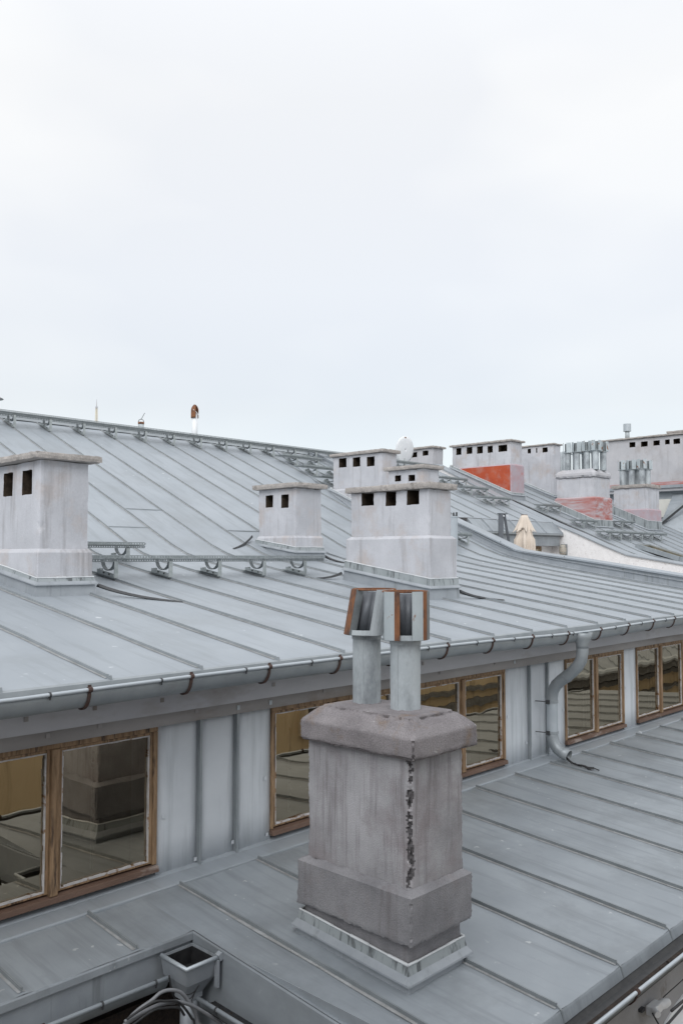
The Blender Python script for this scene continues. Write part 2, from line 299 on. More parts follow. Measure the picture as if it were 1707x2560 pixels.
def rough_block(mb, x0, x1, y0, y1, z0, z1, res, amp, chip, seed=0, topin=0.0, botin=0.0, chamf=None, pits=None):
    """a box on a fine lattice whose faces wander a little and whose arrises are worn"""
    nx, ny, nz_ = [max(2, int(round((b - a) / res))) for a, b in ((x0, x1), (y0, y1), (z0, z1))]
    idx = {}; EB = 0.024 if res < 0.03 else 0.045
    def vid(i, j, k):
        key = (i, j, k)
        if key in idx: return idx[key]
        x = x0 + (x1 - x0) * i / nx; y = y0 + (y1 - y0) * j / ny; z = z0 + (z1 - z0) * k / nz_
        d = Vector((0, 0, 0)); nb = 0
        if i == 0: d.x -= 1; nb += 1
        if i == nx: d.x += 1; nb += 1
        if j == 0: d.y -= 1; nb += 1
        if j == ny: d.y += 1; nb += 1
        if k == 0: d.z -= 1; nb += 1
        if k == nz_: d.z += 1; nb += 1
        n1 = nz3(x * 3 + seed, y * 3, z * 3) * amp + nz3(x * 14 + seed, y * 14, z * 14) * amp * 0.5
        p = Vector((x, y, z)) + d * n1
        # distance to the arrises
        ex = min(x - x0, x1 - x); ey = min(y - y0, y1 - y); ez = min(z - z0, z1 - z)
        es = sorted((ex, ey, ez)); e = es[1]
        if e < EB:
            wgt = (1 - e / EB) ** 2
            c = chip * (0.15 + 1.6 * max(0, nz3(x * 9 + seed * 2, y * 9, z * 9) + 0.05) + 1.3 * abs(nz3(x * 37, y * 37, z * 37 + seed)) + 0.8 * abs(nz3(x * 80, y * 80, z * 80 + seed)))
            q = Vector((0, 0, 0))
            if ex < EB: q.x = 1 if x - x0 < x1 - x else -1
            if ey < EB: q.y = 1 if y - y0 < y1 - y else -1
            if ez < EB: q.z = 1 if z - z0 < z1 - z else -1
            p += q * (c * wgt)
        if pits: p += pits(x, y, z)
        t = (z - z0) / (z1 - z0)
        for tin, tt in ((topin, t), (botin, 1 - t)):
            if tin:
                s_ = tin * tt
                p.x += s_ * (1 if x < (x0 + x1) / 2 else -1) * abs(x - (x0 + x1) / 2) / ((x1 - x0) / 2)
                p.y += s_ * (1 if y < (y0 + y1) / 2 else -1) * abs(y - (y0 + y1) / 2) / ((y1 - y0) / 2)
        if chamf and z > chamf[0]:
            u = (z - chamf[0]) / (z1 - chamf[0]) * chamf[1]
            cx, cy = (x0 + x1) / 2, (y0 + y1) / 2
            p.x = cx + (p.x - cx) * (1 - u / ((x1 - x0) / 2)); p.y = cy + (p.y - cy) * (1 - u / ((y1 - y0) / 2))
        idx[key] = len(mb.v); mb.v.append(tuple(p)); return idx[key]
    for i in range(nx):
        for j in range(ny):
            mb.f.append((vid(i, j, 0), vid(i, j + 1, 0), vid(i + 1, j + 1, 0), vid(i + 1, j, 0)))
            mb.f.append((vid(i, j, nz_), vid(i + 1, j, nz_), vid(i + 1, j + 1, nz_), vid(i, j + 1, nz_)))
    for i in range(nx):
        for k in range(nz_):
            mb.f.append((vid(i, 0, k), vid(i + 1, 0, k), vid(i + 1, 0, k + 1), vid(i, 0, k + 1)))
            mb.f.append((vid(i, ny, k), vid(i, ny, k + 1), vid(i + 1, ny, k + 1), vid(i + 1, ny, k)))
    for j in range(ny):
        for k in range(nz_):
            mb.f.append((vid(0, j, k), vid(0, j, k + 1), vid(0, j + 1, k + 1), vid(0, j + 1, k)))
            mb.f.append((vid(nx, j, k), vid(nx, j + 1, k), vid(nx, j + 1, k + 1), vid(nx, j, k + 1)))

# ---------------------------------------------------------------- roof profiles (metres; the eye is at the origin)
SP = 0.67                                             # spacing of the standing seams
def seamx(k): return 2.77 + SP * k
UP = [(4.60, -0.725), (6.0, -0.515), (7.4, -0.305), (8.4, -0.150), (9.0, -0.045), (9.4, 0.048), (9.75, 0.175), (10.1, 0.330), (10.43, 0.477), (12.5, 1.382), (15.2, 2.562)]
def zup(y):
    if y <= UP[0][0]: return UP[0][1] + 0.15 * (y - 4.6)
    for (a, za), (b, zb) in zip(UP, UP[1:]):
        if y <= b: return za + (zb - za) * (y - a) / (b - a)
    return UP[-1][1] - 0.437 * (y - 15.2)
def zlo(y): return -2.16 + 0.08 * (y - 4.8)

def prof_cut(y0, y1):
    ys = [y0] + [y for y, z in UP if y0 + 1e-3 < y < y1 - 1e-3] + [y1]
    return [(y, zup(y)) for y in ys]

def roof_panel(parent, x0, x1, prof, m, lift=0.0, nsub=6):
    """one sheet between two seams, its edges turned up a little and its middle slightly oil-canned"""
    mb = MB(); rings = []
    fine = []
    for (a, za), (b, zb) in zip(prof, prof[1:]):
        n = max(1, int((b - a) / 0.3))
        for i in range(n): fine.append((a + (b - a) * i / n, za + (zb - za) * i / n))
    fine.append(prof[-1])
    for y, z in fine:
        row = []
        for i in range(nsub + 1):
            x = x0 + (x1 - x0) * i / nsub
            e = 0.0 if 0 < i < nsub else 0.004
            row.append((x, y, z + lift + e + (0.006 * nz3(x * 2.6, y * 1.5, 3) + 0.002 * nz3(x * 7, y * 5, 1)) * (0 < i < nsub)))
        rings.append(row)
    mb.ribbon_loft([r[::-1] for r in rings])
    return mb.build('roof_panel', m, parent, smooth=True)

def roof_seam(parent, x, prof, h=0.027, t=0.011, m=None, name='seam'):
    mb = MB(); rings = []; fine = []; h0 = h
    for (a, za), (b, zb) in zip(prof, prof[1:]):
        n = max(1, int((b - a) / 0.25)); fine += [(a + (b - a) * i / n, za + (zb - za) * i / n) for i in range(n)]
    fine.append(prof[-1])
    for i, (y, z) in enumerate(fine):
        j = 0.006 * nz3(x, y * 1.1, 1) + 0.002 * nz3(x, y * 6, 4); h = h0 * (1 + 0.16 * nz3(x * 3, y * 2.3, 8))
        rings.append([(x - t - 0.008 - 0.010 * (0.5 + nz3(x, y * 2, 3)), y, z + 0.0065), (x - t / 2 + j, y, z + 0.008), (x - t / 2 + j, y, z + h), (x + t / 2 + j, y, z + h), (x + t / 2 + j, y, z + 0.008), (x + t + 0.008, y, z + 0.0055)])
    mb.ribbon_loft(rings, False)
    n = len(mb.v) - 6
    mb.f.append((0, 1, 2, 3, 4, 5)); mb.f.append(tuple(range(n, n + 6)))
    so_ = mb.build(name, [m or M_seam, M_grime], parent)
    for q, p in enumerate(so_.data.polygons):
        if q < (len(fine) - 1) * 5 and q % 5 in (0, 4): p.material_index = 1
    return so_

# ================================================================ SETTING
g = MB(); g.quad((-900, -900, -20), (1500, -900, -20), (1500, 1500, -20), (-900, 1500, -20))
go = g.build('ground', M_ground); go['kind'] = 'structure'

# ================================================================ MAIN ATTIC BUILDING
BL = thing('attic_building', 'long grey metal-roofed attic floor with wooden casement windows under the eaves', 'building', (5, 5, -20))

# -- upper roof: sheets, seams, apron at the eave
K0, K1 = -6, 17
XPAR = 14.50                                            # near fire wall
for k in range(K0, K1 + 1):
    xa, xb = seamx(k), min(seamx(k + 1), XPAR)
    if xb - xa > 0.05:
        roof_panel(BL, xa, xb, UP, M_roof)
    roof_seam(BL, xa, prof_cut(4.615, 15.12))
for k in range(18, 25):                                 # strip of steep roof behind the terrace
    xa, xb = max(seamx(k), XPAR + 0.25), min(seamx(k + 1), 19.6)
    roof_panel(BL, xa, xb, prof_cut(11.42, 15.2), M_roof)
    roof_seam(BL, xa + 0.01, prof_cut(11.45, 15.12))
ap = MB()                                               # drip edge turned down over the gutter
ap.ribbon_loft([[(x, 4.600, -0.722), (x, 4.575, -0.730), (x, 4.568, -0.765 - 0.02 * max(0, min(1, (x - 5) / 4)))] for x in [-1.25 + i * 0.315 for i in range(51)]])
ap.build('eave_apron', M_seam, BL, thick=0.002)
for k in range(-5, 18):
    mb = MB(); x = seamx(k); mb.hexa([(x - .006, 4.566, -.775), (x + .006, 4.566, -.775), (x + .006, 4.60, -.775), (x - .006, 4.60, -.775)], [(x - .006, 4.585, -.700), (x + .006, 4.585, -.700), (x + .006, 4.62, -.700), (x - .006, 4.62, -.700)]); mb.build('seam_end', M_seam, BL)
bk = MB(); bk.quad((-1.25, 15.2, 2.56), (19.6, 15.2, 2.56), (19.6, 22, -0.4), (-1.25, 22, -0.4)); bk.build('rear_roof_slope', M_roof, BL)
rc = MB()
rc.ribbon_loft([[(x, 15.05, 2.515), (x, 15.12, 2.60), (x, 15.28, 2.60), (x, 15.36, 2.50)] for x in (-1.25, 19.6)])
rc.build('ridge_cap', M_seam, BL)
def cross_fold(xa, xb, y, m=M_dirt):
    mb = MB(); z = zup(y)
    mb.hexa([(xa, y - 0.012, z - 0.006), (xb, y - 0.012, z - 0.006), (xb, y + 0.012, z + 0.004), (xa, y + 0.012, z + 0.004)],
            [(xa, y - 0.010, z + 0.011), (xb, y - 0.010, z + 0.011), (xb, y + 0.012, z + 0.013), (xa, y + 0.012, z + 0.013)])
    mb.build('cross_fold', M_seam, BL)
for k, y in ((6, 10.98), (5, 10.30), (8, 10.28), (9, 10.28), (15, 11.1), (14, 10.55), (16, 11.9)):
    cross_fold(seamx(k) + 0.01, seamx(k + 1) - 0.01, y)
es = MB(); es.ribbon_loft([[(12.30 + (y - 11.8) * 0.33, y, zup(y) + 0.012), (12.36 + (y - 11.8) * 0.33, y, zup(y) + 0.014)] for y in (11.0, 11.8, 12.6, 13.4, 14.2, 15.0)])
es.build('edge_strip', M_flash, BL, thick=0.012)

# -- window wall
YW = 5.0
ZB, ZS, ZH = -2.14, -2.09, -1.14                        # foot of wall, underside of frame, head of frame
WIN = [(1.20, 3.375, (1.93, 2.635)), (4.395, 5.84, (5.12,)), (6.11, 7.575, (6.845,)), (8.79, 10.225, (9.51,)), (10.575, 12.03, (11.29,)), (12.40, 13.85, (13.1,))]
solids = [(-1.25, 1.20, []), (3.375, 4.395, [3.727, 4.058]), (5.84, 6.11, []), (7.575, 8.79, [8.035, 8.40]), (10.225, 10.575, []), (12.03, 12.40, []), (13.85, 14.5, [])]
for a, b, seams in solids:
    cuts = [a] + seams + [b]
    for xa, xb in zip(cuts, cuts[1:]):
        mb = MB(); n = 4
        mb.ribbon_loft([[(xa + (xb - xa) * i / n, YW - 0.002 - 0.004 * nz3(xa * 3 + i, z * 2, 5) * (0 < i < n), z) for i in range(n + 1)] for z in (-2.165, -1.9, -1.6, -1.3, -1.10)])
        mb.build('wall_panel', M_clad, BL, smooth=True, thick=0.002)
    for x in seams:
        mb = MB(); mb.box(x - 0.009, x + 0.009, YW - 0.032, YW - 0.001, -2.15, -1.125); mb.box(x - 0.020, x + 0.020, YW - 0.008, YW - 0.0045, -2.15, -1.12)
        mb.build('wall_seam', M_seam, BL)
    mb = MB(); mb.box(a, b, YW + 0.02, YW + 0.30, -2.6, -0.85); mb.build('wall_core', M_plast2, BL)
mb = MB(); mb.box(-1.25, 14.5, YW + 0.03, YW + 0.28, -3.2, -2.16); mb.build('wall_core', M_plast2, BL)
mb = MB(); mb.box(-1.25, 14.5, YW + 0.05, YW + 0.28, -1.13, -0.80); mb.build('wall_core', M_plast2, BL)
for x, z in ((3.43, -1.75), (3.70, -2.10), (4.03, -2.06), (4.34, -1.66), (4.36, -2.08), (7.63, -1.63), (7.98, -1.95), (10.28, -1.62), (10.52, -1.65), (8.75, -1.7)):
    mb = MB(); mb.box(x - 0.011, x + 0.011, YW - 0.012, YW - 0.008, z - 0.013, z + 0.013); mb.build('sheet_tab', M_clad, BL)

# fascia boards under the gutter
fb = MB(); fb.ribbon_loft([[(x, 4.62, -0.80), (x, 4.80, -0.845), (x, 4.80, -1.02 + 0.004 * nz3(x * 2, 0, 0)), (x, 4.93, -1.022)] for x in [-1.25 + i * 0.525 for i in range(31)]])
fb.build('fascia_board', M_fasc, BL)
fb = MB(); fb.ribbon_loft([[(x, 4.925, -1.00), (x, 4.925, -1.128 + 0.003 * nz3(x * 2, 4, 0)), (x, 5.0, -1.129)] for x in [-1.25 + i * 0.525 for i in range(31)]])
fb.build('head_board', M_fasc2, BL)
for x, y, z in ((4.02, 4.922, -1.085), (4.33, 4.922, -1.085), (7.66, 4.922, -1.07)):
    mb = MB(); mb.box(x - 0.013, x + 0.013, y - 0.003, y, z - 0.016, z + 0.016); mb.build('sheet_tab', M_bead, BL)
for x, y, z in ((2.35, 4.797, -0.93), (2.79, 4.797, -0.92), (3.28, 4.797, -0.93), (4.25, 4.797, -0.93), (2.55, 4.922, -1.07), (3.65, 4.922, -1.06), (2.9, 4.922, -1.06), (4.9, 4.922, -1.06), (6.4, 4.922, -1.06), (7.3, 4.922, -1.05), (6.0, 4.797, -0.93)):
    mb = MB(); mb.box(x - 0.013, x + 0.013, y - 0.003, y + 0.001, z - 0.014, z + 0.014); mb.build('sheet_tab', M_fasc2, BL)

def window(x0, x1, mull):
    z0, z1 = ZS, ZH
    y = YW
    fr = MB(); t = 0.035
    fr.box(x0, x1, y - 0.02, y + 0.07, z1 - 0.030, z1 + 0.02)
    fr.box(x0, x0 + t * 0.6, y - 0.02, y + 0.07, z0 + 0.04, z1 - 0.032); fr.box(x1 - t, x1, y - 0.02, y + 0.07, z0 + 0.04, z1 - 0.032)
    W = fr.build('window', M_wood, BL, bevel=0.003)
    st = MB(); st.hexa([(x0 - 0.005, y - 0.045, z0 - 0.005), (x1 + 0.005, y - 0.045, z0 - 0.005), (x1 + 0.005, y + 0.07, z0 - 0.005), (x0 - 0.005, y + 0.07, z0 - 0.005)],
                       [(x0 - 0.005, y - 0.040, z0 + 0.030), (x1 + 0.005, y - 0.040, z0 + 0.030), (x1 + 0.005, y + 0.07, z0 + 0.048), (x0 - 0.005, y + 0.07, z0 + 0.048)])
    st.build('sill', M_sillw, W, bevel=0.003)
    for m_ in mull:
        mb = MB(); mb.box(m_ - 0.030, m_ + 0.022, y - 0.034, y + 0.06, z0 + 0.035, z1 - 0.031); mb.build('mullion', M_wood, W, bevel=0.004)
    edges = [x0 + t * 0.6] + [v for m_ in mull for v in (m_ - 0.031, m_ + 0.023)] + [x1 - t]
    for i in range(0, len(edges), 2):
        a, b = edges[i], edges[i + 1]
        c = MB(); s = 0.025; yy = y - 0.012; za, zb = z0 + 0.050, z1 - 0.033
        c.box(a, a + s, yy, yy + 0.04, za, zb); c.box(b - s, b, yy, yy + 0.04, za, zb)
        c.box(a + s, b - s, yy + 0.002, yy + 0.04, zb - s * 0.7, zb); c.box(a + s, b - s, yy + 0.002, yy + 0.04, za, za + s * 0.8)
        c.build('casement', M_wood, W, bevel=0.003)
        p = MB(); q = 0.0075
        gx0, gx1, gz0, gz1 = a + s, b - s, za + s * 0.8, zb - s * 0.7
        def strip(fix, lo, hi, vert, side):
            n = 24
            for i2 in range(n):
                u0 = lo + (hi - lo) * i2 / n; u1 = lo + (hi - lo) * (i2 + 1) / n
                wd = q * (1.0 + 0.7 * nz3(u0 * 12, fix * 5, 2)); wd = max(0.004, wd)
                if nz3(u0 * 20, fix * 9, 7) < -0.42: wd = 0.003
                f0, f1 = (fix, fix + side * wd) if side > 0 else (fix - wd, fix)
                if vert: p.box(f0, f1, yy + 0.001, yy + 0.018, u0, u1)
                else: p.box(u0, u1, yy + 0.001, yy + 0.018, f0, f1)
        strip(gx0, gz0, gz1, True, 1); strip(gx1, gz0, gz1, True, -1)
        strip(gz1, gx0 + q, gx1 - q, False, -1); strip(gz0 - 0.006, gx0, gx1, False, 1.6)
        pq = p.build('putty', M_putty, W); pq['kind'] = 'stuff'
        gl = MB(); nx, nzz = 8, 8
        gl.ribbon_loft([[(gx0 - 0.004 + (gx1 - gx0 + 0.008) * i3 / nx, yy + 0.022, gz0 - 0.004 + (gz1 - gz0 + 0.008) * j3 / nzz) for i3 in range(nx + 1)] for j3 in range(nzz + 1)])
        gl.build('pane', M_glass, W, smooth=True)
        # inner sash of the double window, seen through the glass
        ins = MB(); ins.box(a + (b - a) * 0.5 - 0.006, a + (b - a) * 0.5 + 0.006, y + 0.16, y + 0.18, z0 + 0.06, z1 - 0.05)
        ins.box(a + 0.02, a + 0.05, y + 0.15, y + 0.19, z0 + 0.06, z1 - 0.05); ins.build('inner_sash', M_putty, W)
for a, b, m_ in WIN: window(a, b, m_)

# room behind the glass
rm = MB(); rm.box(-1.2, 14.4, 8.2, 8.3, -3.1, -0.35); rm.build('room_wall', M_room, BL)
rm = MB(); rm.box(-1.2, 14.4, 5.28, 8.2, -3.15, -3.05); rm.build('room_floor', M_floor, BL)
rm = MB(); rm.quad((-1.2, 5.0, -0.80), (14.4, 5.0, -0.80), (14.4, 8.3, -0.42), (-1.2, 8.3, -0.42)); rm.build('room_ceiling', M_room, BL)
for x in (3.9, 5.98, 8.2, 10.4, 12.2):
    rm = MB(); rm.box(x - 0.05, x + 0.05, 5.31, 8.19, -3.04, -0.83); rm.build('room_wall', M_room, BL)

# -- flashing ledge between wall and lower roof
lg = MB()
xs = [-1.25 + i * 0.45 for i in range(35)]
lg.ribbon_loft([[(x, 5.02, -2.118), (x, 4.992, -2.128), (x, 4.97, -2.140 + 0.003 * nz3(x * 5, 1, 1)), (x, 4.815, -2.146 + 0.003 * nz3(x * 4, 2, 1)), (x, 4.805, -2.152), (x, 4.803, -2.185)] for x in xs])
lg.build('ledge_flashing', M_roof, BL, thick=0.002)
pf = MB()
for i in range(90):
    x = random.uniform(1.9, 12); wv = random.uniform(0.006, 0.03)
    if nz3(x * 1.7, 3, 9) < -0.05: continue
    y = 4.965 - abs(random.gauss(0, 0.012)); z = -2.137
    pf.poly([(x, y, z), (x + wv, y - 0.003, z), (x + wv * 0.7, y - 0.008, z + 0.002), (x + 0.002, y - 0.006, z + 0.002)])
po = pf.build('paint_flakes', M_putty, BL); po['kind'] = 'stuff'

# -- lower roof
NX, NY, EY = 3.145, 4.255, 2.385                        # notch corner and the two eaves
LP = lambda a, b: [(a, zlo(a)), (b, zlo(b))]
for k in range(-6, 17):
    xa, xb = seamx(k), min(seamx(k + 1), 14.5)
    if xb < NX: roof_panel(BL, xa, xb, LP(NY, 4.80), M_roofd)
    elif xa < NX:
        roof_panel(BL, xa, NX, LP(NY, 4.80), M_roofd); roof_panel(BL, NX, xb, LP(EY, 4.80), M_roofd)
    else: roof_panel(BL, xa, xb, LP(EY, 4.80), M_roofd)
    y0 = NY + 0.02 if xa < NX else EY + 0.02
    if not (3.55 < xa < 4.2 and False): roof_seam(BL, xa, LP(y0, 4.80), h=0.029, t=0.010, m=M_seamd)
# drip aprons and walls below
def apron(pts, name='eave_apron', drop=0.055, pr=0.008):
    mb = MB(); mb.ribbon_loft([[p, (p[0] + o[0] * 0.005, p[1] + o[1] * 0.005, p[2] - 0.010), (p[0] + o[0] * pr, p[1] + o[1] * pr, p[2] - drop + 0.006 * nz3(p[0] * 4, p[1] * 4, 0))] for p, o in pts])
    return mb.build(name, M_roofd, BL, thick=0.002)
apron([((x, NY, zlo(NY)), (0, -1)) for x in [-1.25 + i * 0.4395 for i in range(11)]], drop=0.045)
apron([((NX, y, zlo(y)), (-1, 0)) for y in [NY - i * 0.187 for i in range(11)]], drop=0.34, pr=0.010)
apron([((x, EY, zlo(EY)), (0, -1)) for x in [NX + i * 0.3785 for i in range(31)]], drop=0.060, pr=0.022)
for k in range(1, 17):
    mb = MB(); x = seamx(k); z = zlo(EY); mb.hexa([(x - .005, EY - .025, z - .058), (x + .005, EY - .025, z - .058), (x + .005, EY, z - .058), (x - .005, EY, z - .058)], [(x - .005, EY - .008, z + .002), (x + .005, EY - .008, z + .002), (x + .005, EY + .03, z + .03), (x - .005, EY + .03, z + .03)]); mb.build('seam_end', M_seamd, BL)
up = MB(); up.quad((-1.25, NY + 0.012, -2.24), (NX + 0.01, NY + 0.012, -2.24), (NX + 0.01, NY + 0.012, -2.43), (-1.25, NY + 0.012, -2.43)); up.build('gutter_backing', M_flash, BL, thick=0.004)
up = MB(); up.quad((NX + 0.022, NY + 0.01, -2.24), (NX + 0.022, EY, -2.24), (NX + 0.022, EY, -2.72), (NX + 0.022, NY + 0.01, -2.72)); up.build('gutter_backing', M_roofd, BL, thick=0.004)
fw = MB(); fw.box(-1.25, NX + 0.1, NY + 0.10, NY + 0.5, -20, -2.55); fw.build('facade_wall', M_leaf_shade, BL)  # near-black wall colour stands in for the shade under the gutter
fw = MB(); fw.box(NX + 0.10, 14.5, EY + 0.20, 4.35, -20, -2.75); fw.build('facade_wall', M_fac, BL)
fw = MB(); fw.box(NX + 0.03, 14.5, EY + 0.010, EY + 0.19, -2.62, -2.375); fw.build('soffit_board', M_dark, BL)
cn = MB(); cn.hexa([(5.6, 2.30, -3.42), (14.5, 2.30, -3.42), (14.5, 2.584, -3.42), (5.6, 2.584, -3.42)], [(5.6, 2.22, -3.34), (14.5, 2.22, -3.34), (14.5, 2.584, -3.26), (5.6, 2.584, -3.26)])
cn.build('cornice', M_white, BL, bevel=0.02)
cn = MB(); pp = [(5.60, -3.30), (5.68, -3.20), (5.80, -3.125), (5.95, -3.075), (6.2, -3.03), (6.6, -3.0), (14, -3.0), (14, -3.25), (5.60, -3.32)]
cn.hexa([(x, 2.590, z) for x, z in pp], [(x, 2.572, z) for x, z in pp]); cn.build('whitewashed_patch', M_white, BL)
ew = MB(); ew.poly([(-1.25, 2.6, -20), (-1.25, 15.2, -20), (-1.25, 15.2, 2.5), (-1.25, 9.4, 0.0), (-1.25, 5.0, -0.7), (-1.25, 5.0, -2.2), (-1.25, 4.3, -2.25)]); ew.build('end_wall', M_plast2, BL)

# -- near fire wall: its zinc cladding, base strip and coping
PX0, PX1 = 14.50, 14.78
PT = [(4.62, -0.50), (6.0, -0.295), (7.1, -0.135), (7.9, -0.02), (8.66, 0.075), (9.25, 0.165), (10.05, 0.50), (10.7, 0.765), (11.6, 1.16), (12.4, 1.50), (15.2, 2.66)]
mb = MB()
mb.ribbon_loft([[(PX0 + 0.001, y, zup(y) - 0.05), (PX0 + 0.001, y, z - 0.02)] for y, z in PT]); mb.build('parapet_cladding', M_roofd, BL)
mb = MB(); mb.ribbon_loft([[(PX1, y, -2.5), (PX1, y, z - 0.02)] for y, z in PT]); mb.build('parapet_inner_face', M_stuc, BL)
mb = MB()
for (a, za), (b, zb) in zip(PT, PT[1:]):
    mb.hexa([(PX0 - 0.03, a, za - 0.03), (PX1 + 0.03, a, za - 0.03), (PX1 + 0.03, b, zb - 0.03), (PX0 - 0.03, b, zb - 0.03)], [(PX0 - 0.03, a, za), (PX1 + 0.03, a, za + 0.015), (PX1 + 0.03, b, zb + 0.015), (PX0 - 0.03, b, zb)])
mb.build('coping_sheet', M_roof, BL)
mb = MB(); mb.ribbon_loft([[(PX0 - 0.07, y, zup(y) + 0.006), (PX0 - 0.012, y, zup(y) + 0.02), (PX0 - 0.010, y, zup(y) + 0.115), (PX0 - 0.035, y, zup(y) + 0.125), (PX0 - 0.001, y, zup(y) + 0.14)] for y in [4.62, 5.5, 6.5, 7.5, 8.4, 9.0, 9.4, 9.75, 10.1, 10.43, 11.5, 12.5, 15.1]])
mb.build('base_flashing', M_flash, BL)
mb = MB(); mb.box(PX0, PX1, 4.62, 4.64, -2.6, -0.5); mb.build('parapet_end', M_plast2, BL)
for y in (5.9, 7.05, 8.2, 9.6, 11):
    mb = MB(); z = zup(y); mb.bar((PX0 - 0.004, y, z + 0.13), (PX0 - 0.004, y + 0.01, z + 0.22), 0.012, 0.012); mb.build('sheet_joint', M_dirt, BL)

# -- sunken terrace with its little pent roof and window
mb = MB(); mb.box(PX1, 19.6, 4.9, 11.9, -1.55, -1.45); mb.build('terrace_floor', M_terr, BL)
mb = MB(); mb.box(PX1, 19.6, 11.45, 11.55, -1.45, 0.56); mb.build('terrace_wall', M_stuc, BL)
mb = MB(); mb.box(PX1, 19.6, 4.85, 4.95, -1.45, -0.75); mb.build('terrace_wall', M_stuc, BL)
xs6 = [15.9, 16.45, 17.05, 17.6, 18.2, 18.8, 19.58]
for a, b in zip(xs6, xs6[1:]):
    mb = MB(); mb.hexa([(a, 11.14, 0.60), (b, 11.14, 0.60), (b, 11.42, 0.80), (a, 11.42, 0.80)], [(a, 11.13, 0.615), (b, 11.13, 0.615), (b, 11.42, 0.90), (a, 11.42, 0.90)]); mb.build('roof_panel', M_roofd, BL)
    mb = MB(); mb.bar((b, 11.12, 0.625), (b, 11.42, 0.915), 0.022, 0.03); mb.build('seam', M_flash, BL)
mb = MB(); mb.box(15.9, 19.58, 11.10, 11.16, 0.565, 0.605); mb.box(15.9, 19.58, 11.20, 11.44, 0.52, 0.57); mb.build('gutter_edge', M_seam, BL)
mb = MB(); mb.box(15.4, 19.52, 11.18, 11.44, 0.30, 0.53); mb.build('fascia_board', M_roofd, BL)
mb = MB(); mb.box(18.35, 19.02, 11.40, 11.449, -0.8, 0.29); tw = mb.build('window', M_wood, BL)
mb = MB(); mb.box(18.42, 18.66, 11.385, 11.398, -0.7, 0.22); mb.box(18.72, 18.96, 11.385, 11.398, -0.7, 0.22); mb.build('pane', M_glass, tw)

# ================================================================ NEIGHBOURING ATTIC (behind the stuccoed fire wall)
NB = thing('neighbouring_attic', 'next attic roof with its white stucco fire wall beyond the sunken terrace', 'building', (22, 10, -20))
SX0, SX1 = 19.60, 19.90
ST = [(4.6, -0.62), (6.5, -0.36), (8.07, -0.14), (9.43, 0.085), (10.05, 0.33), (10.64, 0.59), (11.41, 0.90), (12.72, 1.485), (15.2, 2.70)]
mb = MB(); mb.ribbon_loft([[(SX0, y, -2.5), (SX0, y, z - 0.015)] for y, z in ST]); mb.build('stucco_wall', M_stuc, NB)
mb = MB(); mb.ribbon_loft([[(SX1, y, -2.5), (SX1, y, z - 0.015)] for y, z in ST]); mb.build('stucco_wall', M_stuc, NB)
mb = MB()
for (a, za), (b, zb) in zip(ST, ST[1:]):
    mb.hexa([(SX0 - 0.03, a, za - 0.03), (SX1 + 0.03, a, za - 0.03), (SX1 + 0.03, b, zb - 0.03), (SX0 - 0.03, b, zb - 0.03)], [(SX0 - 0.03, a, za), (SX1 + 0.03, a, za + 0.02), (SX1 + 0.03, b, zb + 0.02), (SX0 - 0.03, b, zb)])
mb.build('coping_sheet', M_roof, NB)
for k in range(26, 41):
    xa, xb = seamx(k), seamx(k + 1)
    if xa < SX1: xa = SX1
    roof_panel(NB, xa, xb, UP, M_roof)
    roof_seam(NB, xa + 0.01, prof_cut(4.615, 15.12))
bk = MB(); bk.quad((19.6, 15.2, 2.56), (30.2, 15.2, 2.56), (30.2, 22, -0.4), (19.6, 22, -0.4)); bk.build('rear_roof_slope', M_roof, NB)
bk = MB(); bk.box(19.9, 30.2, 5.0, 5.2, -20, -0.75); bk.build('facade_wall', M_plast2, NB)
# skylight
def skylight(x, y):
    r_ = MB(); z = zup(y)
    for a, b in (((x, y), (x + 0.75, y)), ((x, y), (x, y + 1.1)), ((x + 0.75, y), (x + 0.75, y + 1.1)), ((x, y + 1.1), (x + 0.75, y + 1.1))):
        r_.bar((a[0], a[1], zup(a[1]) + 0.05), (b[0], b[1], zup(b[1]) + 0.05), 0.07, 0.11)
    s_ = r_.build('skylight', M_seam, NB)
    p = MB(); p.quad((x + 0.035, y + 0.03, zup(y) + 0.07), (x + 0.715, y + 0.03, zup(y) + 0.07), (x + 0.715, y + 1.07, zup(y + 1.1) + 0.07), (x + 0.035, y + 1.07, zup(y + 1.1) + 0.07)); p.build('pane', M_glass, s_)
skylight(21.25, 8.85)

# ================================================================ FAR DORMER BUILDING AT THE RIGHT
FD = thing('far_dormer_house', 'dark grey metal-clad dormer with a cream-blinded window at the right edge', 'building', (30, 12, -20))
mb = MB(); mb.box(28.2, 36, 9.8, 17.5, -3, 2.25); mb.build('wall', M_roofd, FD)
mb = MB(); mb.box(28.05, 36, 9.7, 17.6, 2.20, 2.32); mb.build('eave_board', M_seam, FD)
mb = MB(); mb.box(28.12, 28.19, 11.2, 12.95, 1.28, 2.02); fw_ = mb.build('window', M_seam, FD)
mb = MB(); mb.box(28.09, 28.118, 11.3, 12.85, 1.36, 1.96); mb.build('blind', M_blind, fw_)
# steep side slope with its verge
mb = MB(); mb.poly([(26.9, 11.80, 1.05), (26.9, 10.70, 0.05), (28.2, 7.2, 0.0), (29.6, 8.4, 3.3)]); mb.poly([(26.9, 11.80, 1.05), (29.6, 8.4, 3.3), (29.6, 12, 3.3)])
mb.build('side_roof_slope', M_roofd, FD, thick=0.02)
mb = MB(); mb.bar((26.88, 11.84, 1.02), (27.6, 10.45, 2.35), 0.10, 0.07); mb.build('verge_strip', M_dark, FD)
mb = MB(); mb.bar((26.80, 11.84, 1.08), (27.52, 10.45, 2.41), 0.05, 0.07); mb.build('verge_strip', M_seam, FD)

